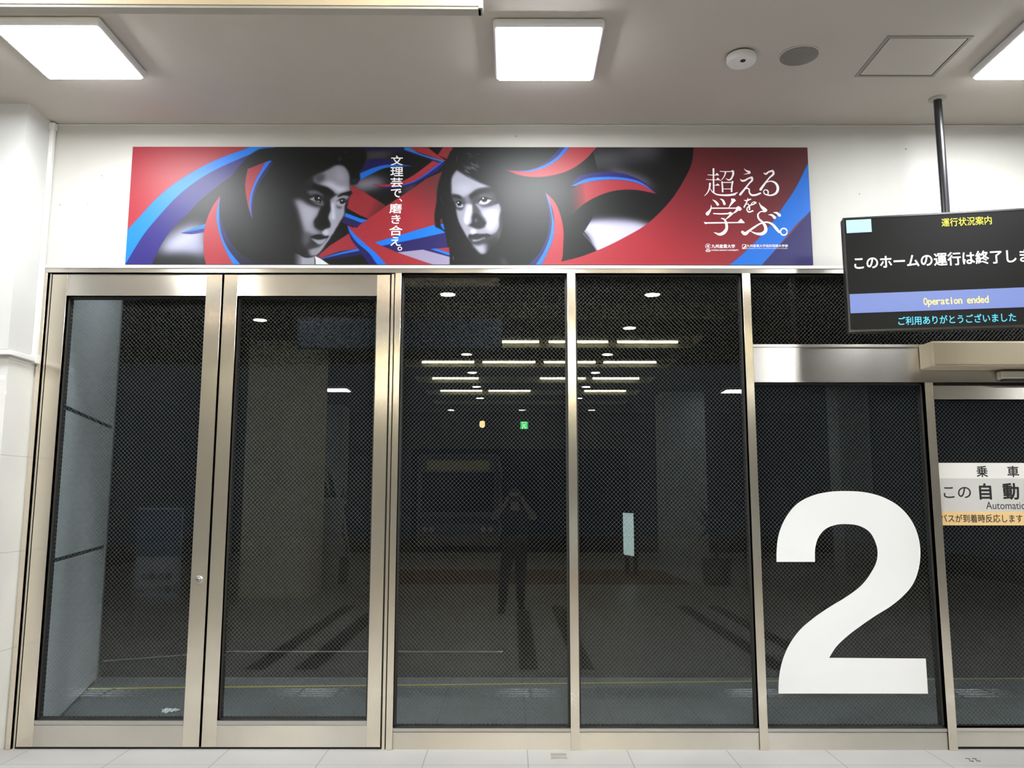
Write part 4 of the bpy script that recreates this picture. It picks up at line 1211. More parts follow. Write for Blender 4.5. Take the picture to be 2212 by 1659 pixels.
glyph([[(792, 694, 5), (822, 706, 20), (915, 680, 22)], [(866, 658, 14), (850, 715, 20), (796, 822, 24)], [(836, 775, 10), (868, 762, 14), (890, 800, 22), (892, 862, 28)],
       [(1004, 748, 28), (985, 730, 18), (950, 738, 14), (912, 790, 14)], [(1006, 742, 26), (968, 768, 22), (880, 808, 20), (846, 862, 22), (872, 906, 26), (952, 890, 26)]])
glyph([[(1064, 738, 5), (1090, 792, 26), (1136, 842, 56), (1186, 878, 50)], [(1170, 898, 34), (1095, 904, 18), (1044, 956, 28), (1052, 1018, 32), (1118, 1088, 38), (1174, 1168, 54), (1178, 1248, 60), (1118, 1298, 56), (1030, 1300, 40), (898, 1250, 5)],
       [(762, 1268, 46), (802, 1298, 60), (880, 1250, 42), (980, 1180, 34), (1100, 1112, 26), (1200, 1092, 28), (1300, 1130, 38), (1372, 1210, 50), (1420, 1266, 42)],
       [(1230, 958, 5), (1296, 968, 36), (1342, 1010, 52)], [(1320, 918, 5), (1384, 930, 38), (1432, 970, 50)]])
ring = [(1505 + 60 * math.cos(2 * math.pi * k / 24), 1264 + 60 * math.sin(2 * math.pi * k / 24), 24) for k in range(25)]
glyph([ring])
# university marks under the headline
lg = MB()
for r, w in ((44, 7), (20, 7)):
    brush(lg, [[(145 + r * math.cos(2 * math.pi * k / 20 + 0.3), 1524 + r * math.sin(2 * math.pi * k / 20 + 0.3), w) for k in range(19 if r > 30 else 21)]])
brush(lg, [[(112, 1590, 8), (145, 1584, 8), (178, 1590, 8), (186, 1602, 8), (178, 1614, 8), (145, 1618, 8), (112, 1614, 8), (104, 1602, 8), (112, 1590, 8)], [(120, 1602, 7), (172, 1602, 7)]])
brush(lg, [[(145, 1508, 7), (145, 1540, 7)], [(132, 1524, 6), (158, 1524, 6)]])
lg.build('round_emblem', M_PW, banner)
polys_m = MB()
for pts in ([(758, 1490), (832, 1490), (832, 1498), (758, 1498)], [(758, 1490), (766, 1490), (766, 1570), (758, 1570)], [(758, 1562), (832, 1562), (832, 1570), (758, 1570)], [(824, 1490), (832, 1490), (832, 1570), (824, 1570)], [(766, 1562), (824, 1498), (824, 1520), (786, 1562)]):
    polys(polys_m, [pts])
polys_m.build('square_emblem', M_PW, banner)
text_mesh('university_name', '九州産業大学', sheet_rect('T', 206, 628, 1488, 1556), YT, M_PW, banner, 0.02)
text_mesh('university_english', 'KYUSHU SANGYO UNIVERSITY', sheet_rect('T', 206, 692, 1580, 1606), YT, M_PW, banner, 0.02)
text_mesh('college_name', '九州産業大学造形短期大学部', sheet_rect('T', 840, 1576, 1490, 1540), YT, M_PW, banner, 0.012)
text_mesh('college_english', 'KYUSHU SANGYO UNIVERSITY, ZOKEI JUNIOR COLLEGE OF ART AND DESIGN', sheet_rect('T', 840, 1570, 1556, 1572), YT, M_PW, banner, 0.01)
tag(banner, 'long red, blue and black printed banner with two black and white portraits above the doors', 'banner')

# ================================================================== the hall behind the camera (seen in the glass and the steel)
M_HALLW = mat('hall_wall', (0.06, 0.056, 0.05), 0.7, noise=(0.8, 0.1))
M_PILLAR = mat('pillar_panel', (0.70, 0.68, 0.52), 0.55, noise=(1.0, 0.06))
M_PILLAR_B = mat('pillar_pale', (0.42, 0.45, 0.47), 0.55)
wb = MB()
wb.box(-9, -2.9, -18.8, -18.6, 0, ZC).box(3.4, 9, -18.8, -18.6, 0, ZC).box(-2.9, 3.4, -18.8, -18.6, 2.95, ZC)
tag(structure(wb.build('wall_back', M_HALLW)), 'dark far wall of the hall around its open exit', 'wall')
tag(structure(MB().box(-9.2, -9, -18.8, 0.3, 0, ZC).build('wall_side', M_HALLW)), 'plain side wall of the hall, out of the picture on the left', 'wall')
tag(structure(MB().box(9, 9.2, -18.8, 0.3, 0, ZC).build('wall_right', M_HALLW)), 'plain side wall of the hall, out of the picture on the right', 'wall')
tag(structure(MB().box(-4.15, -3.12, -8.6, -7.6, 0, ZC).build('pillar', M_PILLAR)), 'tan pillar under a downlight, reflected in the right door leaf', 'pillar')
tag(structure(MB().box(-5.6, -4.5, -17.6, -16.6, 0, ZC).build('pillar', M_PILLAR_B)), 'pale bluish pillar deep in the hall, reflected in the right door leaf', 'pillar')
tag(structure(MB().box(3.52, 4.5, -14.9, -13.9, 0, ZC).build('pillar', M_PILLAR_B)), 'pale pillar reflected left of the number 2 pane', 'pillar')
tag(structure(MB().box(6.85, 7.5, -12.6, -12.0, 0, ZC).build('pillar', M_PILLAR_B)), 'pale pillar reflected above the right half of the number 2', 'pillar')
mb = MB()
for k in range(24):
    mb.box(-4.19, -4.15, -8.55, -7.65, 1.2 + 0.1 * k, 1.26 + 0.1 * k)
tag(structure(mb.build('louvre_panel', mat('louvre_brown', (0.10, 0.095, 0.07), 0.6))), 'dark louvre slats on the side of the tan pillar', 'louvre')
# far kerb, road and night outside the far exit
tag(structure(MB().box(-14, 14, -34, -18.6, -0.32, -0.2).build('road', MATS['asphalt'])), 'dark road outside the far exit of the hall', 'road')

# floor finishes in the hall
tag(structure(MB().box(-2.6, 3.2, -12.7, -9.7, -0.002, 0.004).build('trim_15', mat('mat_brown', (0.17, 0.085, 0.045), 0.8, noise=(60, 0.2)))), 'brown entrance mat deep in the hall', 'mat')
tag(structure(MB().box(-8, 8, -5.60, -5.57, -0.002, 0.0022).build('trim_16', mat('joint_pale', (0.55, 0.55, 0.52), 0.4))), 'pale expansion strip across the hall floor', 'trim')
M_QUEUE = mat('queue_dark', (0.035, 0.034, 0.034), 0.5)
for (x0, x1, lab) in ((-2.37, -2.19, 'dark queue stripe on the floor, leftmost of the reflected stripes'), (-1.93, -1.72, 'dark queue stripe on the floor, second from the left in the reflection'),
                      (0.07, 0.24, 'dark queue stripe ending at the photographer feet'), (0.56, 0.74, 'dark queue stripe reflected behind the middle mullion'),
                      (2.32, 2.50, 'dark queue stripe reflected beside the mullion left of the number 2'), (2.76, 2.94, 'dark queue stripe reflected through the number 2 pane')):
    far = -6.22 if 'feet' in lab else -6.7
    o = MB().box(-(x1 - x0) / 2, (x1 - x0) / 2, far + 4.5, 2.22, 0.0, 0.0025).build('queue_stripe', M_QUEUE, loc=((x0 + x1) / 2, -4.5, 0.0002))
    tag(o, lab, 'floor marking', 'dark queue stripes on the floor')

# guide paving: steel bars on plates, across the hall in front of the doors
proto = empty('tactile_plate', (0, 0, 0))
MB().box(-0.148, 0.148, -0.148, 0.148, -0.001, 0.0015).build('plate', mat('plate_grey', (0.27, 0.27, 0.265), 0.5), proto)
for k in range(4):
    mb = MB()
    t = bmesh.new()
    y = (k - 1.5) * 0.075
    rows = []
    for x, s in ((-0.14, 0.05), (-0.134, 1), (0.134, 1), (0.14, 0.05)):
        rows.append([t.verts.new((x, y + v, 0.0015 + 0.0062 * s * h)) for v, h in ((-0.0167, 0), (-0.0098, 1), (0.0098, 1), (0.0167, 0))])
    for a, b in zip(rows, rows[1:]):
        for i in range(3):
            t.faces.new((a[i], a[i + 1], b[i + 1], b[i]))
    bmesh.ops.recalc_face_normals(t, faces=t.faces)
    mb.add(t)
    mb.build('bar', mat('bar_steel', (0.66, 0.66, 0.66), 0.19, 1.0), proto)
for i in range(27):
    o = proto if i == 0 else copy_tree(proto)
    o.location = (-3.9 + 0.3 * i, -1.385, 0.001)
    tag(o, 'guide paving plate with four steel bars in the row across the floor before the doors', 'guide paving', 'guide paving plates in front of the doors')

# tube lights and downlights
def tube_light(x0, x1, y, label, glow=None):
    r = empty('tube_light', ((x0 + x1) / 2, y, ZC))
    h = (x1 - x0) / 2
    MB().tube([(-h + 0.03, 0, 0.085), (h - 0.03, 0, 0.085)], 0.019, 12).build('tube', glow or M_TUBE, r, smooth=True)
    MB().box(-h, h, -0.05, 0.03, 0.115, 0.150, 0.004).build('batten', M_WHITEP, r)
    MB().box(-h, -h + 0.03, -0.022, 0.022, 0.062, 0.12).box(h - 0.03, h, -0.022, 0.022, 0.062, 0.12).build('socket', M_WHITEP, r)
    return tag(r, label, 'tube light', 'tube lights in the hall ceiling coffers')
SPANS = [(-1.73, -0.68), (-0.58, 0.48), (0.58, 1.62), (1.71, 2.77)]
ORD = ['leftmost', 'second', 'third', 'rightmost']
ROW = {1: 'nearest lit', 2: 'second lit', 3: 'third lit', 4: 'fourth lit'}
LIT = {1: (0, 1, 2, 3), 2: (0, 1, 2, 3), 3: (0, 2, 3), 4: (0, 1, 3)}
for c in (1, 2, 3, 4):
    for k in LIT[c]:
        x0, x1 = SPANS[k]
        tube_light(x0, x1, COFFERS[c][0] + 0.10, '%s fluorescent tube in the %s ceiling coffer' % (ORD[k], ROW[c]))
dproto = empty('downlight', (0, 0, ZC))
MB().lathe([(0.115, 0.0), (0.115, -0.006), (0.095, -0.009), (0.092, 0.02)], (0, 0, 0), seg=32).build('trim_ring', M_WHITEP, dproto, smooth=True)
MB().lathe([(0.091, -0.006), (0.085, -0.012), (0.02, -0.014)], (0, 0, 0), seg=32).build('lens', M_DOWN, dproto, smooth=True)
first = True
DL = [(-3.52, -6.03, 'warm downlight above the tan pillar'), (-0.78, -4.55, 'left warm downlight in front of the first coffer'), (1.72, -4.55, 'right warm downlight in front of the first coffer'),
      (-0.78, -6.55, 'left warm downlight behind the first coffer'), (1.72, -6.55, 'right warm downlight behind the first coffer')]
for q, y in (('second', -8.80), ('third', -10.9), ('fourth', -13.0), ('fifth', -15.1)):
    DL += [(-0.78, y, 'left warm downlight behind the %s coffer' % q), (1.66, y, 'right warm downlight behind the %s coffer' % q)]
DL += [(-1.70, -17.9, 'leftmost warm downlight at the far end of the hall'), (0.30, -17.9, 'middle warm downlight at the far end of the hall'), (2.26, -17.9, 'rightmost warm downlight at the far end of the hall')]
for x, y, lab in DL:
    o = dproto if first else copy_tree(dproto)
    first = False
    o.location = (x, y, ZC)
    tag(o, lab, 'downlight', 'downlights in the hall ceiling')

# hanging guide sign (dark blue) and exit sign
gs = empty('guide_sign', (-1.28, -4.0, 3.20))
MB().box(-1.155, 1.155, -0.06, 0.06, 0.0, 0.35, 0.006).build('sign_box', mat('sign_navy', (0.030, 0.045, 0.085), 0.5), gs)
MB().box(-1.17, 1.17, -0.064, 0.064, 0.345, 0.36).box(-1.17, -1.153, -0.064, 0.064, 0.0, 0.35).box(1.153, 1.17, -0.064, 0.064, 0.0, 0.35).build('frame', M_BLACK, gs)
for x in (-0.85, 0.85):
    MB().tube([(x, 0, 0.355), (x, 0, ZC - 3.20)], 0.014, 12).build('hanger', M_BLACK, gs)
tag(gs, 'long dark blue hanging guide sign reflected above the doors', 'sign')
ex = empty('exit_sign', (0.345, -17.2, 3.37))
MB().box(-0.115, 0.115, -0.03, 0.03, 0.0, 0.22, 0.004).build('housing', M_BLACK, ex)
MB().box(-0.105, 0.105, 0.030, 0.034, 0.010, 0.21).build('green_face', mat('exit_green', (0.02, 0.3, 0.08), 0.4, emit=(0.02, 0.85, 0.16), strength=9.0), ex)
M_EXW = mat('exit_white', (0.8, 0.9, 0.8), 0.4, emit=(0.75, 1.0, 0.75), strength=18.0)
fig = MB()
fig.box(-0.055, -0.045, 0.034, 0.037, 0.02, 0.2).box(0.045, 0.055, 0.034, 0.037, 0.02, 0.2).box(-0.055, 0.055, 0.034, 0.037, 0.19, 0.2)
fig.lathe([(0.014, 0.0), (0.013, 0.003)], (0.012, 0.034, 0.165), axis='Y', seg=16)
for pts in ([(0.005, 0.15), (-0.01, 0.095)], [(0.0, 0.14), (-0.03, 0.118)], [(0.004, 0.14), (0.03, 0.12)], [(-0.01, 0.098), (0.018, 0.065), (0.012, 0.03)], [(-0.01, 0.098), (-0.02, 0.06), (-0.04, 0.045)]):
    fig.tube([(x, 0.0355, z) for x, z in pts], 0.006, 6)
fig.build('running_figure', M_EXW, ex)
MB().tube([(0, 0, 0.22), (0, 0, ZC - 3.37)], 0.01).build('hanger', M_BLACK, ex)
tag(ex, 'small green lit exit sign hanging deep in the hall', 'exit sign')
ln = empty('wall_lantern', (-0.80, -17.2, 3.42))
MB().lathe([(0.03, 0.0), (0.07, 0.03), (0.075, 0.14), (0.05, 0.18)], (0, 0, 0), seg=20).build('globe', mat('lantern_glow', (0.9, 0.7, 0.4), 0.4, emit=(1.0, 0.66, 0.30), strength=18.0), ln, smooth=True)
MB().tube([(0, 0, 0.18), (0, 0, ZC - 3.42)], 0.008).build('hanger', M_BLACK, ln)
tag(ln, 'small amber hanging lantern left of the exit sign', 'lantern')

# notice stand facing the glass
ns = empty('notice_stand', (-3.80, -3.75, 0.0))
ns.rotation_euler = (0, 0, R(180))
MB().box(-0.24, 0.24, -0.012, 0.012, 0.42, 1.40, 0.004).build('board', mat('stand_board', (0.30, 0.32, 0.36), 0.5), ns)
MB().box(-0.235, 0.235, -0.0135, -0.011, 0.88, 1.38).build('blue_panel', mat('stand_blue', (0.04, 0.06, 0.13), 0.5), ns)
text_mesh('stand_text', '乗り場は', (-0.17, 0.17, 0.63, 0.71), -0.0145, M_INK, ns, 0.015)
text_mesh('stand_text', '1番ホーム', (-0.20, 0.20, 0.50, 0.58), -0.0145, M_INK, ns, 0.015)
for x in (-0.2, 0.2):
    MB().tube([(x, 0.0, 0.45), (x, 0.0, 0.02)], 0.012).box(x - 0.015, x + 0.015, -0.16, 0.16, 0.0, 0.02).build('leg', M_STEEL, ns)
tag(ns, 'standing notice board reflected in the left door leaf, its writing mirrored', 'notice stand')

# tall slanting display stand near the pillar
es = empty('display_stand', (-3.06, -8.75, 0.0), R(28))
t = bmesh.new()
for a in (0,):
    v = [t.verts.new(q) for q in ((-0.30, 0.14, 0.0), (0.30, 0.14, 0.0), (0.30, 0.0, 1.52), (-0.30, 0.0, 1.52), (-0.30, 0.11, 0.0), (0.30, 0.11, 0.0), (0.30, -0.03, 1.52), (-0.30, -0.03, 1.52))]
    for f in ((0, 1, 2, 3), (7, 6, 5, 4), (0, 4, 5, 1), (1, 5, 6, 2), (2, 6, 7, 3), (3, 7, 4, 0)):
        t.faces.new([v[i] for i in f])
bmesh.ops.recalc_face_normals(t, faces=t.faces)
mb = MB()
mb.add(t)
mb.build('panel', mat('display_panel', (0.42, 0.42, 0.44), 0.5), es)
MB().tube([(-0.25, -0.03, 1.4), (-0.25, -0.40, 0.0)], 0.014).build('prop_leg', M_STEEL, es)
MB().tube([(0.25, -0.03, 1.4), (0.25, -0.40, 0.0)], 0.014).build('prop_leg', M_STEEL, es)
tag(es, 'tall slanting display panel standing beside the tan pillar', 'display stand')

# two potted palms
def palm(x, y, h, seed, label):
    r = empty('potted_palm', (x, y, 0.0))
    MB().lathe([(0.17, 0.0), (0.23, 0.02), (0.27, 0.42), (0.29, 0.45), (0.25, 0.45), (0.24, 0.40)], (0, 0, 0), seg=28).build('pot', mat('pot_grey', (0.12, 0.11, 0.10), 0.5), r, smooth=True)
    MB().tube([(0, 0, 0.38), (0.02, 0.01, 0.8), (0.0, 0.0, 1.25)], [0.04, 0.032, 0.022], 10).build('stem', mat('stem_brown', (0.06, 0.045, 0.03), 0.8), r, smooth=True)
    rr = random.Random(seed)
    t = bmesh.new()
    for k in range(64):
        a = rr.uniform(0, 2 * math.pi)
        z0 = rr.uniform(0.75, 1.3)
        l = rr.uniform(0.35, 0.62) * (h / 2.2)
        up = rr.uniform(0.1, 1.1)
        prev = None
        for i in range(7):
            u = i / 6
            rad = l * u
            z = z0 + (h - 1.4) * up * u - 0.35 * u * u * (1.2 - up)
            w = 0.035 * math.sin(math.pi * min(1, u * 0.9 + 0.1)) + 0.002
            p = Vector((rad * math.cos(a), rad * math.sin(a), z))
            n = Vector((-math.sin(a), math.cos(a), 0)) * w
            cur = (t.verts.new(p + n), t.verts.new(p - n))
            if prev:
                t.faces.new((prev[0], cur[0], cur[1], prev[1]))
            prev = cur
    m = MB()
    m.add(t)
    m.build('leaves', mat('palm_leaf', (0.016, 0.03, 0.012), 0.5), r)
    tag(r, label, 'potted plant')
palm(-3.15, -9.75, 2.35, 4, 'dark potted palm reflected beside the tan pillar')
palm(3.62, -9.6, 1.9, 9, 'dark potted palm reflected left of the number 2 pane')

# lit poster case seen edge-on, glass partition by the exit
lp = empty('lit_poster_case', (2.40, -11.6, 0.0), R(76))
MB().box(-0.30, 0.30, -0.05, 0.05, 0.36, 1.24, 0.006).build('case', M_BLACK, lp)
MB().box(-0.28, 0.28, 0.050, 0.053, 0.38, 1.22).box(-0.28, 0.28, -0.053, -0.050, 0.38, 1.22).build('lit_face', mat('poster_glow', (0.7, 0.8, 0.8), 0.4, emit=(0.72, 0.95, 0.9), strength=6.0), lp)
MB().box(-0.24, -0.20, -0.04, 0.04, 0.0, 0.36).box(0.20, 0.24, -0.04, 0.04, 0.0, 0.36).build('legs', M_BLACK, lp)
tag(lp, 'narrow backlit poster case reflected right of the middle mullion', 'poster case')

# bus waiting on the road outside the far exit, nose towards the hall
bus = empty('bus', (-1.62, -20.0, -0.2))
BB = mat('bus_paint', (0.16, 0.17, 0.19), 0.35)
t = MB().box(-1.24, 1.24, -10.5, 0.0, 0.32, 3.05, 0.14, 4)
t.build('body', BB, bus)
MB().box(-1.10, 1.10, -0.05, 0.012, 1.30, 2.50, 0.03).build('windscreen', mat('bus_glass', (0.01, 0.011, 0.013), 0.08), bus)
MB().box(-0.95, 0.95, -0.05, 0.016, 2.56, 2.86, 0.02).build('destination_sign', mat('dest_sign', (0.05, 0.045, 0.02), 0.4, emit=(0.9, 0.75, 0.30), strength=0.30), bus)
MB().box(-1.22, 1.22, -0.10, 0.05, 0.30, 0.62, 0.03).build('bumper', mat('bumper_grey', (0.25, 0.26, 0.27), 0.4), bus)
MB().box(-1.20, 1.20, -0.04, 0.014, 0.95, 1.16).build('colour_band', mat('bus_blue', (0.03, 0.05, 0.16), 0.4), bus)
MB().box(-0.22, 0.22, 0.05, 0.058, 0.40, 0.58).build('number_plate', mat('plate_green', (0.28, 0.33, 0.28), 0.5), bus)
for sx in (-1, 1):
    for dx in (0.78, 0.98):
        hl = MB().lathe([(0.085, 0.0), (0.085, 0.02), (0.07, 0.03)], (0, 0, 0), axis='Y', seg=24).build('headlight', M_STEEL, bus, smooth=True)
        hl.location = (sx * dx, 0.04, 0.78)
        hl.rotation_euler = (0, 0, R(180))
    MB().tube([(sx * 1.15, 0.0, 2.5), (sx * 1.42, 0.22, 2.45), (sx * 1.42, 0.24, 2.25)], 0.02).box(sx * 1.42 - 0.11, sx * 1.42 + 0.11, 0.2, 0.27, 1.9, 2.28, 0.02).build('mirror', M_BLACK, bus)
    for y in (-2.6, -8.2):
        w = MB().lathe([(0.30, -0.14), (0.48, -0.12), (0.48, 0.12), (0.30, 0.14)], (0, 0, 0), axis='X', seg=28).build('wheel', mat('tyre', (0.02, 0.02, 0.02), 0.8), bus, smooth=True)
        w.location = (sx * 1.08, y, 0.48)
    MB().tube([(sx * 0.1, 0.02, 1.32), (sx * 0.75, 0.03, 1.9)], 0.012, 8).build('wiper', M_BLACK, bus)
tag(bus, 'dark parked bus seen in reflection beyond the hall', 'bus')

# ================================================================== the photographer (seen only as a reflection) and the phone
def skin(name, verts, edges, radii, m, parent, levels=2, root=0):
    """one smooth body grown over a joint skeleton, radii tapering per joint"""
    me = bpy.data.meshes.new(name)
    me.from_pydata([Vector(v) for v in verts], edges, [])
    o = bpy.data.objects.new(name, me)
    COL.objects.link(o)
    o.modifiers.new('skin', 'SKIN')
    sv = me.skin_vertices[0].data
    for i, r in enumerate(radii):
        sv[i].radius = (r, r) if isinstance(r, (int, float)) else r
        sv[i].use_root = i == root
    s = o.modifiers.new('sub', 'SUBSURF')
    s.levels = s.render_levels = levels
    out = bpy.data.meshes.new_from_object(o.evaluated_get(bpy.context.evaluated_depsgraph_get()))
    bpy.data.objects.remove(o, do_unlink=True)
    bpy.data.meshes.remove(me)
    out.name = name
    out.materials.clear()
    out.materials.append(m)
    out.polygons.foreach_set('use_smooth', [True] * len(out.polygons))
    r = bpy.data.objects.new(name, out)
    COL.objects.link(r)
    if parent is not None:
        r.parent = parent
        r.location = -parent.location
    return r

M_SKIN = mat('skin', (0.30, 0.19, 0.135), 0.5)
M_SHIRT = mat('shirt_black', (0.010, 0.010, 0.012), 0.85)
M_TROUS = mat('trousers_black', (0.008, 0.008, 0.010), 0.85)
M_SHOE = mat('shoe_black', (0.006, 0.006, 0.006), 0.7)
M_HAIR = mat('hair_black', (0.008, 0.007, 0.006), 0.45)

PX, PY = 0.045, 0.0
V, E, Rr = [], [], []
def J(p, r, link=None):
    V.append(p)
    Rr.append(r)
    if link is not None:
        E.append((link, len(V) - 1))
    return len(V) - 1
pel = J((PX, -6.14, 0.86), (0.140, 0.110))
wst = J((PX, -6.11, 1.02), (0.125, 0.100), pel)
che = J((PX, -6.05, 1.18), (0.145, 0.110), wst)
upc = J((PX, -6.00, 1.29), (0.120, 0.095), che)
nck = J((PX, -5.96, 1.375), 0.055, upc)
nk2 = J((PX, -5.93, 1.43), 0.052, nck)
jaw = J((PX, -5.885, 1.485), (0.062, 0.070), nk2)
hed = J((PX, -5.885, 1.545), (0.072, 0.088), jaw)
crn = J((PX, -5.895, 1.595), (0.062, 0.078), hed)
chn = J((PX, -5.815, 1.455), 0.024, jaw)
nos = J((PX, -5.788, 1.515), 0.010, hed)
ears = [J((PX + s * 0.078, -5.89, 1.52), 0.014, hed) for s in (-1, 1)]
hands = {}
for s, sh, el, wr in ((-1, (-0.135, -6.0, 1.305), (-0.245, -5.76, 1.255), (-0.085, -5.42, 1.425)), (1, (0.225, -6.0, 1.305), (0.305, -5.76, 1.255), (0.172, -5.42, 1.425))):
    a = J(sh, 0.062, upc)
    mid = J(tuple((Vector(sh) + Vector(el)) / 2), 0.052, a)
    b = J(el, 0.041, mid)
    fm = J(tuple(Vector(el) * 0.6 + Vector(wr) * 0.4), 0.042, b)
    w = J(wr, 0.026, fm)
    ex = -0.040 if s < 0 else 0.128          # outer edge of the phone on this side
    pk = J((ex + s * 0.022, -5.345, 1.470), (0.020, 0.034), w)
    kn = J((ex + s * 0.024, -5.312, 1.492), (0.014, 0.030), pk)
    hands[s] = (ex, pk, kn)
    # four fingers curl round the phone edge to its front, the thumb lies on its back
    for k in range(4):
        z = 1.523 - 0.017 * k
        l = (0.92, 1.0, 0.95, 0.8)[k]
        f0 = J((ex + s * 0.023, -5.298, z), 0.0088, kn)
        f1 = J((ex + s * 0.018, -5.274 + 0.002 * k * 0, z + 0.003), 0.0080, f0)
        f2 = J((ex - s * 0.004 * l, -5.2745, z + 0.003), 0.0074, f1)
        f3 = J((ex - s * 0.010 * l, -5.2765, z + 0.001), 0.0062, f2)
    t0 = J((ex + s * 0.010, -5.318, 1.478), 0.0100, pk)
    t1 = J((ex - s * 0.012, -5.302, 1.490), 0.0090, t0)
    t2 = J((ex - s * 0.026, -5.2985, 1.502), 0.0078, t1)
for s, hip, kne, ank, toe in ((-1, (PX - 0.085, -6.14, 0.80), (-0.10, -6.05, 0.46), (-0.125, -6.09, 0.085), (-0.145, -5.90, 0.035)),
                              (1, (PX + 0.085, -6.14, 0.80), (0.125, -6.28, 0.46), (0.130, -6.55, 0.095), (0.150, -6.36, 0.035))):
    a = J(hip, 0.090, pel)
    b = J(tuple(Vector(hip) * 0.5 + Vector(kne) * 0.5), 0.078, a)
    c = J(kne, 0.056, b)
    d = J(tuple(Vector(kne) * 0.6 + Vector(ank) * 0.4 + Vector((0, -0.015, 0))), 0.052, c)
    e = J(ank, 0.036, d)
    J(tuple(Vector(ank) * 0.45 + Vector(toe) * 0.55 + Vector((0, 0, -0.006))), 0.022, e)

per = empty('person', (PX, -6.14, 0.0))
skin('body', V, E, Rr, M_SKIN, per)
# face details
fm_ = MB()
for s in (-1, 1):
    t = bmesh.new()
    bmesh.ops.create_uvsphere(t, u_segments=14, v_segments=10, radius=0.0125)
    fm_.add(t, Matrix.Translation((PX + s * 0.031, -5.808, 1.532)))
o = fm_.build('eyes', mat('eye_white', (0.6, 0.6, 0.58), 0.2), per, smooth=True)
o.location = -per.location
lp_ = MB().tube([(PX - 0.022, -5.802, 1.476), (PX - 0.008, -5.793, 1.479), (PX + 0.008, -5.793, 1.479), (PX + 0.022, -5.802, 1.476)], [0.003, 0.006, 0.006, 0.003], 10).build('lips', mat('lip', (0.30, 0.12, 0.10), 0.5), per, smooth=True)
lp_.location = -per.location
for s in (-1, 1):
    br = MB().tube([(PX + s * 0.016, -5.797, 1.552), (PX + s * 0.032, -5.797, 1.557), (PX + s * 0.05, -5.812, 1.550)], [0.003, 0.0045, 0.002], 8).build('eyebrow', M_HAIR, per, smooth=True)
    br.location = -per.location
# hair cap
t = bmesh.new()
bmesh.ops.create_uvsphere(t, u_segments=36, v_segments=24, radius=1)
hr = random.Random(2)
for v in t.verts:
    n = v.co.copy()
    k = 1 + 0.03 * math.sin(18 * n.x) * math.sin(15 * n.y + 3 * n.z) + hr.uniform(-0.012, 0.012)
    v.co = Vector((PX + n.x * 0.088 * k, -5.902 + n.y * 0.104 * k, 1.548 + n.z * 0.090 * k))
bmesh.ops.delete(t, geom=[v for v in t.verts if (v.co.z < 1.50) or (v.co.y > -5.84 and v.co.z < 1.578)], context='VERTS')
bmesh.ops.solidify(t, geom=t.faces[:], thickness=0.006)
mb = MB()
mb.add(t)
o = mb.build('hair', M_HAIR, per, smooth=True)
o.location = -per.location

def cloth(name, idx_pts, edges, radii, m):
    return skin(name, idx_pts, edges, radii, m, per)
SV = [(PX, -6.14, 0.80), (PX, -6.13, 0.92), (PX, -6.10, 1.04), (PX, -6.05, 1.18), (PX, -6.00, 1.295), (PX, -5.965, 1.365)]
SE = [(0, 1), (1, 2), (2, 3), (3, 4), (4, 5)]
SR = [(0.190, 0.138), (0.186, 0.136), (0.180, 0.130), (0.190, 0.134), (0.150, 0.114), (0.072, 0.072)]
for s, sh, el in ((-1, (-0.135, -6.0, 1.305), (-0.245, -5.76, 1.255)), (1, (0.225, -6.0, 1.305), (0.305, -5.76, 1.255))):
    SV.append(sh)
    SE.append((4, len(SV) - 1))
    SR.append(0.080)
    SV.append(tuple(Vector(sh) * 0.38 + Vector(el) * 0.62))
    SE.append((len(SV) - 2, len(SV) - 1))
    SR.append(0.070)
cloth('shirt', SV, SE, SR, M_SHIRT)
TV = [(PX, -6.14, 0.93), (PX, -6.14, 0.84)]
TE = [(0, 1)]
TR = [(0.166, 0.124), (0.176, 0.130)]
for s, hip, kne, ank in ((-1, (PX - 0.085, -6.14, 0.76), (-0.10, -6.05, 0.46), (-0.125, -6.098, 0.060)), (1, (PX + 0.085, -6.14, 0.76), (0.125, -6.28, 0.46), (0.130, -6.555, 0.066))):
    for q, r in ((hip, 0.104), (tuple(Vector(hip) * 0.5 + Vector(kne) * 0.5), 0.092), (kne, 0.076), (tuple(Vector(kne) * 0.5 + Vector(ank) * 0.5), 0.070), (ank, 0.066)):
        TV.append(q)
        TR.append(r)
        TE.append((1 if q == hip else len(TV) - 2, len(TV) - 1))
cloth('trousers', TV, TE, TR, M_TROUS)
MB().box(PX - 0.176, PX + 0.176, -6.272, -6.006, 0.885, 0.915, 0.012).build('belt', M_SHOE, per).location = -per.location
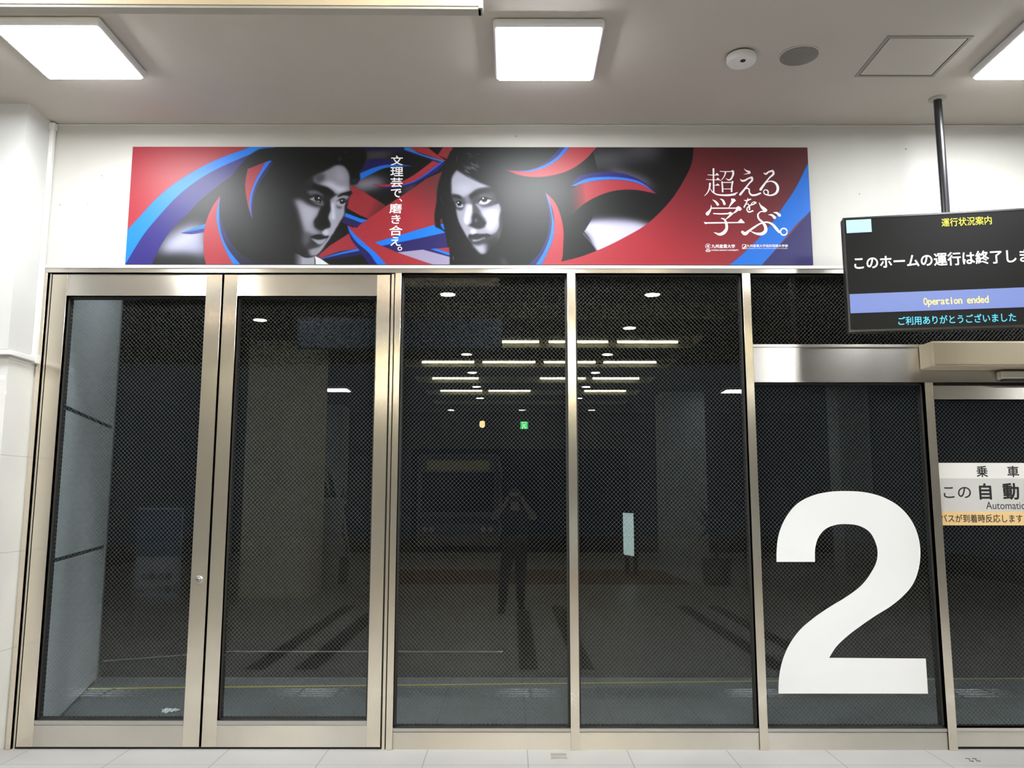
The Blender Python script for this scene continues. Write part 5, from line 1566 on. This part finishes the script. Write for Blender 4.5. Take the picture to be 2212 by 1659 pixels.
for s, ank, toe in ((-1, (-0.125, -6.10, 0.075), (-0.148, -5.87, 0.034)), (1, (0.130, -6.56, 0.075), (0.152, -6.33, 0.034))):
    av, tv = Vector(ank), Vector(toe)
    o = skin('shoe', [(ank[0], ank[1] - 0.045, 0.040), (ank[0], ank[1], 0.062), tuple(av * 0.45 + tv * 0.55), (toe[0], toe[1] - 0.02, 0.036)], [(0, 1), (1, 2), (2, 3)], [(0.036, 0.036), (0.042, 0.052), (0.046, 0.042), (0.036, 0.030)], M_SHOE, per)
    mb = MB()
    t = bmesh.new()
    d = (tv - av)
    d.z = 0
    d.normalize()
    nrm = Vector((-d.y, d.x, 0))
    out_ = []
    for u, w in ((-0.085, 0.02), (-0.07, 0.036), (0.0, 0.038), (0.09, 0.044), (0.17, 0.046), (0.215, 0.034), (0.235, 0.012)):
        out_.append((u, w))
    loop = [av + d * u + nrm * w for u, w in out_] + [av + d * u - nrm * w for u, w in reversed(out_)]
    lo = [t.verts.new((p.x, p.y, 0.0)) for p in loop]
    hi = [t.verts.new((p.x, p.y, 0.022)) for p in loop]
    t.faces.new(lo[::-1])
    t.faces.new(hi)
    for i in range(len(lo)):
        t.faces.new((lo[i], lo[(i + 1) % len(lo)], hi[(i + 1) % len(lo)], hi[i]))
    bmesh.ops.recalc_face_normals(t, faces=t.faces)
    mb.add(t)
    so = mb.build('sole', M_SHOE, o)
    so.location = Vector(per.location) + Vector((0, 0, 0)) - Vector(per.location)
tag(per, 'person in dark short-sleeved shirt and trousers, reflected in the glass, holding a phone up', 'person')

ph = empty('smartphone', (0.044, -5.288, 1.50))
MB().box(-0.075, 0.075, -0.0035, 0.0035, -0.036, 0.036, 0.003, 2).build('body', mat('phone_dark', (0.02, 0.02, 0.022), 0.3), ph)
MB().box(-0.062, 0.062, -0.0042, -0.0034, -0.032, 0.032).build('screen', mat('phone_screen', (0.02, 0.02, 0.02), 0.15, emit=(0.5, 0.55, 0.6), strength=0.6), ph)
MB().lathe([(0.0055, 0.0033), (0.0055, 0.0045), (0.0035, 0.0048)], (-0.044, 0, 0), axis='Y', seg=20).build('camera_lens', M_BLACK, ph).rotation_euler = (0, 0, 0)
tag(ph, 'smartphone held up in both hands by the reflected person', 'phone')
